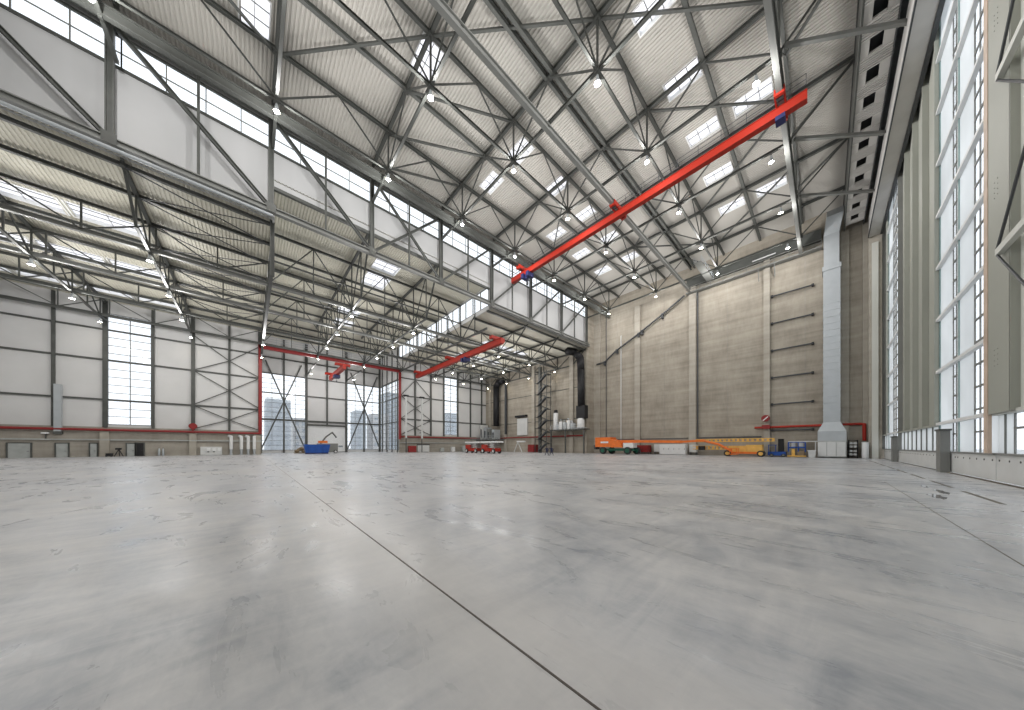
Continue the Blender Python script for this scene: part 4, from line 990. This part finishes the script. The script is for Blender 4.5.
part('pallet', 'brown', t, lambda b: [b.box(8.6, 94, .0, 10.8, 94.2, .15), b.box(8.6, 95.6, 0, 10.8, 95.8, .15), b.box(8.5, 93.9, .15, 10.9, 95.9, .22)])
part('sacks', 'brown', t, lambda b: [b.ball((9.2 + .5 * k, 94.8 + .3 * (k % 2), .6 + .35 * (k % 3)), .6, 10, 6, (1, 1, .7)) for k in range(4)])
# blue machines, bin, near the plenum
t = thing('blue_pallet_truck', (68, 5.6, 0), 'blue lift truck with black mast beside the pilaster', 'lift truck')
part('chassis', 'blue', t, lambda b: b.box(67.1, 4.6, .25, 68.9, 6.9, .9)); part('mast', 'black', t, lambda b: [b.box(67.5, 4.9, .5, 67.8, 5.6, 3.1), b.box(68.2, 4.9, .5, 68.5, 5.6, 3.1), b.box(67.5, 4.9, 2.9, 68.5, 5.6, 3.1)])
part('fork', 'steel_dk', t, lambda b: [b.box(67.4, 4.45, .1, 67.6, 5, .2), b.box(68.3, 4.45, .1, 68.5, 5, .2)]); part('overhead_guard', 'blue', t, lambda b: [b.beam((67.3, y, .8), (67.3, y, 2.0), .1, .1) for y in (5.9, 6.8)] + [b.box(67.2, 5.8, 2.0, 68.8, 6.9, 2.1)])
for y in (4.9, 6.4): wheel(t, 67.1, y, .28, .25, 'steel_lt')
t = thing('blue_generator', (67.4, 3.4, 0), 'blue framed compressor with yellow base and small tanks', 'machine')
part('frame', 'blue', t, lambda b: [b.beam((x, y, .9), (x, y, 2.5), .1, .1) for x in (67, 68.2) for y in (2.3, 3.1, 4.3)] + [b.box(67, 2.3, 1.55, 68.2, 4.3, 1.75), b.beam((67, 2.3, 2.5), (67, 4.3, 2.5), .12, .12)])
part('tank', 'kerbm', t, lambda b: [b.lathe((67.5, y, 1.75), [(.25, 0), (.28, .1), (.28, .6), (.1, .75)], 12) for y in (2.8, 3.7)]); part('base', 'yellow', t, lambda b: b.box(66.8, 2.2, .12, 68.4, 4.4, .3))
part('motor', 'brown', t, lambda b: b.box(67, 2.4, .3, 68.2, 3.2, 1.1)); part('motor', 'yellow', t, lambda b: b.box(67, 3.5, .3, 67.6, 3.9, 1.4))
t = thing('white_bin', (66.5, 1.6, 0), 'pale plastic bin standing before the duct plenum', 'bin')
part('tub', 'kerbm', t, lambda b: b.add([(66.1, 1.25, 0), (66.8, 1.25, 0), (66.8, 1.85, 0), (66.1, 1.85, 0), (66, 1.1, 1.1), (66.9, 1.1, 1.1), (66.9, 1.95, 1.1), (66, 1.95, 1.1)], [(0, 3, 2, 1), (0, 1, 5, 4), (1, 2, 6, 5), (2, 3, 7, 6), (3, 0, 4, 7)])); part('rim', 'white', t, lambda b: b.box(65.95, 1.05, 1.08, 66.95, 2.0, 1.18))
t = thing('work_table', (68.5, 2.6, 0), 'white topped work table reaching from the plenum behind the blue compressor', 'table')
part('tabletop', 'white', t, lambda b: b.box(68.5, .95, 2.6, 69.3, 4.4, 2.72))
for y in (1.1, 4.2): part('leg', 'kerbm', t, lambda b: b.box(68.55, y, 0, 68.7, y + .12, 2.6))
t = thing('cable_drum_rack', (68.5, -2.9, 0), 'dark rack of pale reels beside the duct plenum', 'rack')
part('frame', 'black', t, lambda b: [b.box(68.2, -3.3, 0, 69.2, -3.2, 2.8), b.box(68.2, -2.4, 0, 69.2, -2.3, 2.8)] + [b.box(68.2, -3.3, z, 69.2, -2.3, z + .06) for z in (.2, 1.4, 2.7)])
for y in (-3.0, -2.6):
    for z in (.6, 1.1, 1.8, 2.3): part('reel', 'kerbm', t, lambda b: b.lathe((68.3, y, z), [(.18, -.1), (.18, -.06), (.08, -.05), (.08, .05), (.18, .06), (.18, .1)], 14, 'x'))
t = thing('tall_bin', (68.4, -4.05, 0), 'tall white cylinder bin below the red riser', 'bin')
part('body', 'white', t, lambda b: b.lathe((67.9, -3.95, 0), [(.32, 0), (.34, .05), (.34, 2.3), (.3, 2.35)], 16), True); part('cap', 'white', t, lambda b: b.lathe((67.9, -3.95, 2.35), [(.36, 0), (.36, .1), (.1, .14)], 16))
tag(MB().path([(69.62, 9.0, 5.3), (69.62, -3.6, 5.3), (69.4, -3.95, 5.2), (69.3, -3.95, 2.7)], .2).build('sprinkler_pipe', 'red'), 'bright red pipe along the concrete wall, passing behind the duct', 'pipe')
t = thing('hose_reel', (69, 7.5, 6.3), 'round red and white hose reel on the pilaster above the red pipe', 'hose reel')
part('drum', 'darkred', t, lambda b: b.lathe((69.1, 7.4, 6.9), [(.6, -.15), (.62, 0), (.6, .15)], 18, 'x')); part('hub', 'white', t, lambda b: b.beam((68.9, 7.75, 6.5), (68.9, 7.05, 7.2), .16, .1, (1, 0, 0))); part('valve', 'darkred', t, lambda b: b.box(68.8, 6.8, 5.0, 69.4, 7.9, 5.7))

# exit and alarm boxes on the walls
t = thing('alarm_lamp', (-23.9, YL - .5, 4.0), 'small white lamp on the plinth under the grey duct', 'lamp')
part('body', 'white', t, lambda b: b.box(-25.2, YL - .7, 3.9, -24.5, YL - .3, 4.15)); part('bracket', 'steel', t, lambda b: b.box(-24.9, YL - .4, 3.0, -24.8, YL - .25, 3.9))

# ---------------------------------------------------------------- person
def person(X0, Y0, up, lab):
    t = thing('person', (X0, Y0, 0), lab, 'person')
    J = [(0, 0, .96), (0, .02, 1.2), (0, .05, 1.42), (0, .07, 1.52), (0, .1, 1.64),          # pelvis chest shoulders neck head
         (0, .09, .9), (0, .2, .5), (0, .38, .09), (0, .5, .04),                            # front leg (towards +y)
         (0, -.09, .9), (0, -.12, .5), (0, -.36, .12), (0, -.26, .04),
         (0, .2, 1.4), (0, .38, 1.18), (0, .58, 1.12), (0, .68, 1.12),
         (0, -.16, 1.4), (0, -.26, 1.13), (0, -.16, .9), (0, -.1, .82)]
    if up: J[15] = (0, .45, 1.5); J[16] = (0, .5, 1.68); J[14] = (0, .34, 1.3)
    dx = {5: -.08, 6: -.09, 7: -.09, 8: -.09, 9: .08, 10: .09, 11: .09, 12: .09, 13: -.18, 14: -.22, 15: -.2, 16: -.2, 17: .18, 18: .24, 19: .22, 20: .22}
    rad = [.16, .17, .15, .06, .1, .1, .075, .05, .045, .1, .075, .05, .045, .065, .05, .04, .035, .065, .05, .04, .035]
    E_ = [(0, 1), (1, 2), (2, 3), (3, 4), (0, 5), (5, 6), (6, 7), (7, 8), (0, 9), (9, 10), (10, 11), (11, 12), (2, 13), (13, 14), (14, 15), (15, 16), (2, 17), (17, 18), (18, 19), (19, 20)]
    me = bpy.data.meshes.new('body'); me.from_pydata([(j[0] + dx.get(i, 0), j[1], j[2]) for i, j in enumerate(J)], E_, [])
    me.materials.append(M['cloth'])
    o = bpy.data.objects.new('body', me); col.objects.link(o); o.parent = t
    sk = o.modifiers.new('s', 'SKIN')
    for i, v in enumerate(me.skin_vertices[0].data): v.radius = (rad[i], rad[i])
    me.skin_vertices[0].data[0].use_root = True
    o.modifiers.new('u', 'SUBSURF').levels = 1
    b = MB(); b.ball((X0, Y0 + .11, 1.66), .1, 12, 8, (.85, 1, 1.2)); b.ball((X0, Y0 + .22, 1.65), .018, 6, 4); b.build('face', 'skin', t, smooth=True)
    b = MB(); b.ball((X0, Y0 + .09, 1.7), .105, 12, 8, (.9, 1.02, 1.05)); b.build('hair', 'hair', t, smooth=True)
    for sx, y, z in ((-.2, .52 if up else .7, 1.74 if up else 1.11), (.22, -.08, .8)):
        def hand(b):
            b.ball((X0 + sx, Y0 + y, z), .05, 8, 6, (.5, .9, 1))
            for k in range(4): b.tube((X0 + sx, Y0 + y + .02, z - .03 + .018 * k), (X0 + sx - .01, Y0 + y + .1 - .01 * abs(k - 1.5), z - .05 + .018 * k), .009, .007, 6)
            b.tube((X0 + sx, Y0 + y, z + .03), (X0 + sx - .03, Y0 + y + .05, z + .06), .011, .009, 6)
        part('hand', 'skin', t, hand)
    for sx, y in ((-.09, .44), (.09, -.3)): part('shoe', 'black', t, lambda b: b.ball((X0 + sx, Y0 + y, .05), .14, 10, 6, (.4, 1, .36)))
person(44.6, 38.3, False, 'person in dark clothes on the open floor, farther left of the two')
person(44.4, 36.9, True, 'person in dark clothes on the open floor with one arm raised')

# ---------------------------------------------------------------- outside, seen through the glass
def tower(x0, x1, y0, y1, h, m, lab, mw='bldw'):
    t = thing('office_tower', ((x0 + x1) / 2, y0, 0), lab, 'building', 'towers outside the windows')
    part('facade', m, t, lambda b: b.box(x0, y0, -.3, x1, y1, h))
    def win(b):
        z = 2.
        while z < h - 2:
            x = x0 + .8
            while x < x1 - 1.6: b.box(x, y0 - .1, z, x + 1.5, y0, z + 1.7); x += 2.6
            z += 3.2
    part('window_grid', mw, t, win)
tower(4.5, 12.5, 150, 165, 21, 'bld', 'blue grey office block outside the window beside the red column')
tower(14.5, 20, 165, 180, 15, 'bldp', 'low pale block behind the first office block')
tower(58, 68, 170, 185, 33, 'bld', 'blue grey office tower seen through the return wall glazing')
tower(37, 41.5, 150, 160, 19, 'bld', 'narrow grey block outside the farther glazed bay')
tower(44.5, 52, 150, 160, 18, 'bldp', 'low pale block outside the farther glazed bay')
tower(100, 107, 175, 190, 25, 'bld', 'grey tower seen through the narrow window of the far wall')
tag(MB().box(10, -60, -.3, 60, -50, 3).build('low_shed', 'bldp'), 'low grey shed far outside the hangar doors', 'building')

# ---------------------------------------------------------------- light
w = bpy.data.worlds.new('sky'); sc.world = w; w.use_nodes = True
bg = w.node_tree.nodes['Background']; bg.inputs[0].default_value = (.93, .965, 1.0, 1); bg.inputs[1].default_value = 1.8

# ---------------------------------------------------------------- camera
cam = bpy.data.cameras.new('camera'); co = bpy.data.objects.new('camera', cam); col.objects.link(co)
cam.sensor_width = 36; cam.lens = 286.8 / 1024 * 36; cam.shift_y = 91.5 / 1024
cam.clip_end = 1000; cam.clip_start = .05
co.location = (0, 0, 1.8)
fwd = Vector((.6744, .7384, 0))
co.rotation_euler = fwd.to_track_quat('-Z', 'Y').to_euler()
sc.camera = co
for o in bpy.data.objects:
    if '_base' in o: del o['_base']
sc.view_settings.view_transform = 'Standard'; sc.view_settings.look = 'None'
sc.view_settings.gamma = 1; sc.view_settings.use_curve_mapping = False
sc.view_settings.exposure = -0.1
sc.cycles.max_bounces = 8; sc.cycles.diffuse_bounces = 5; sc.cycles.transparent_max_bounces = 12
sc.cycles.sample_clamp_indirect = 8
sc.cycles.use_denoising = True
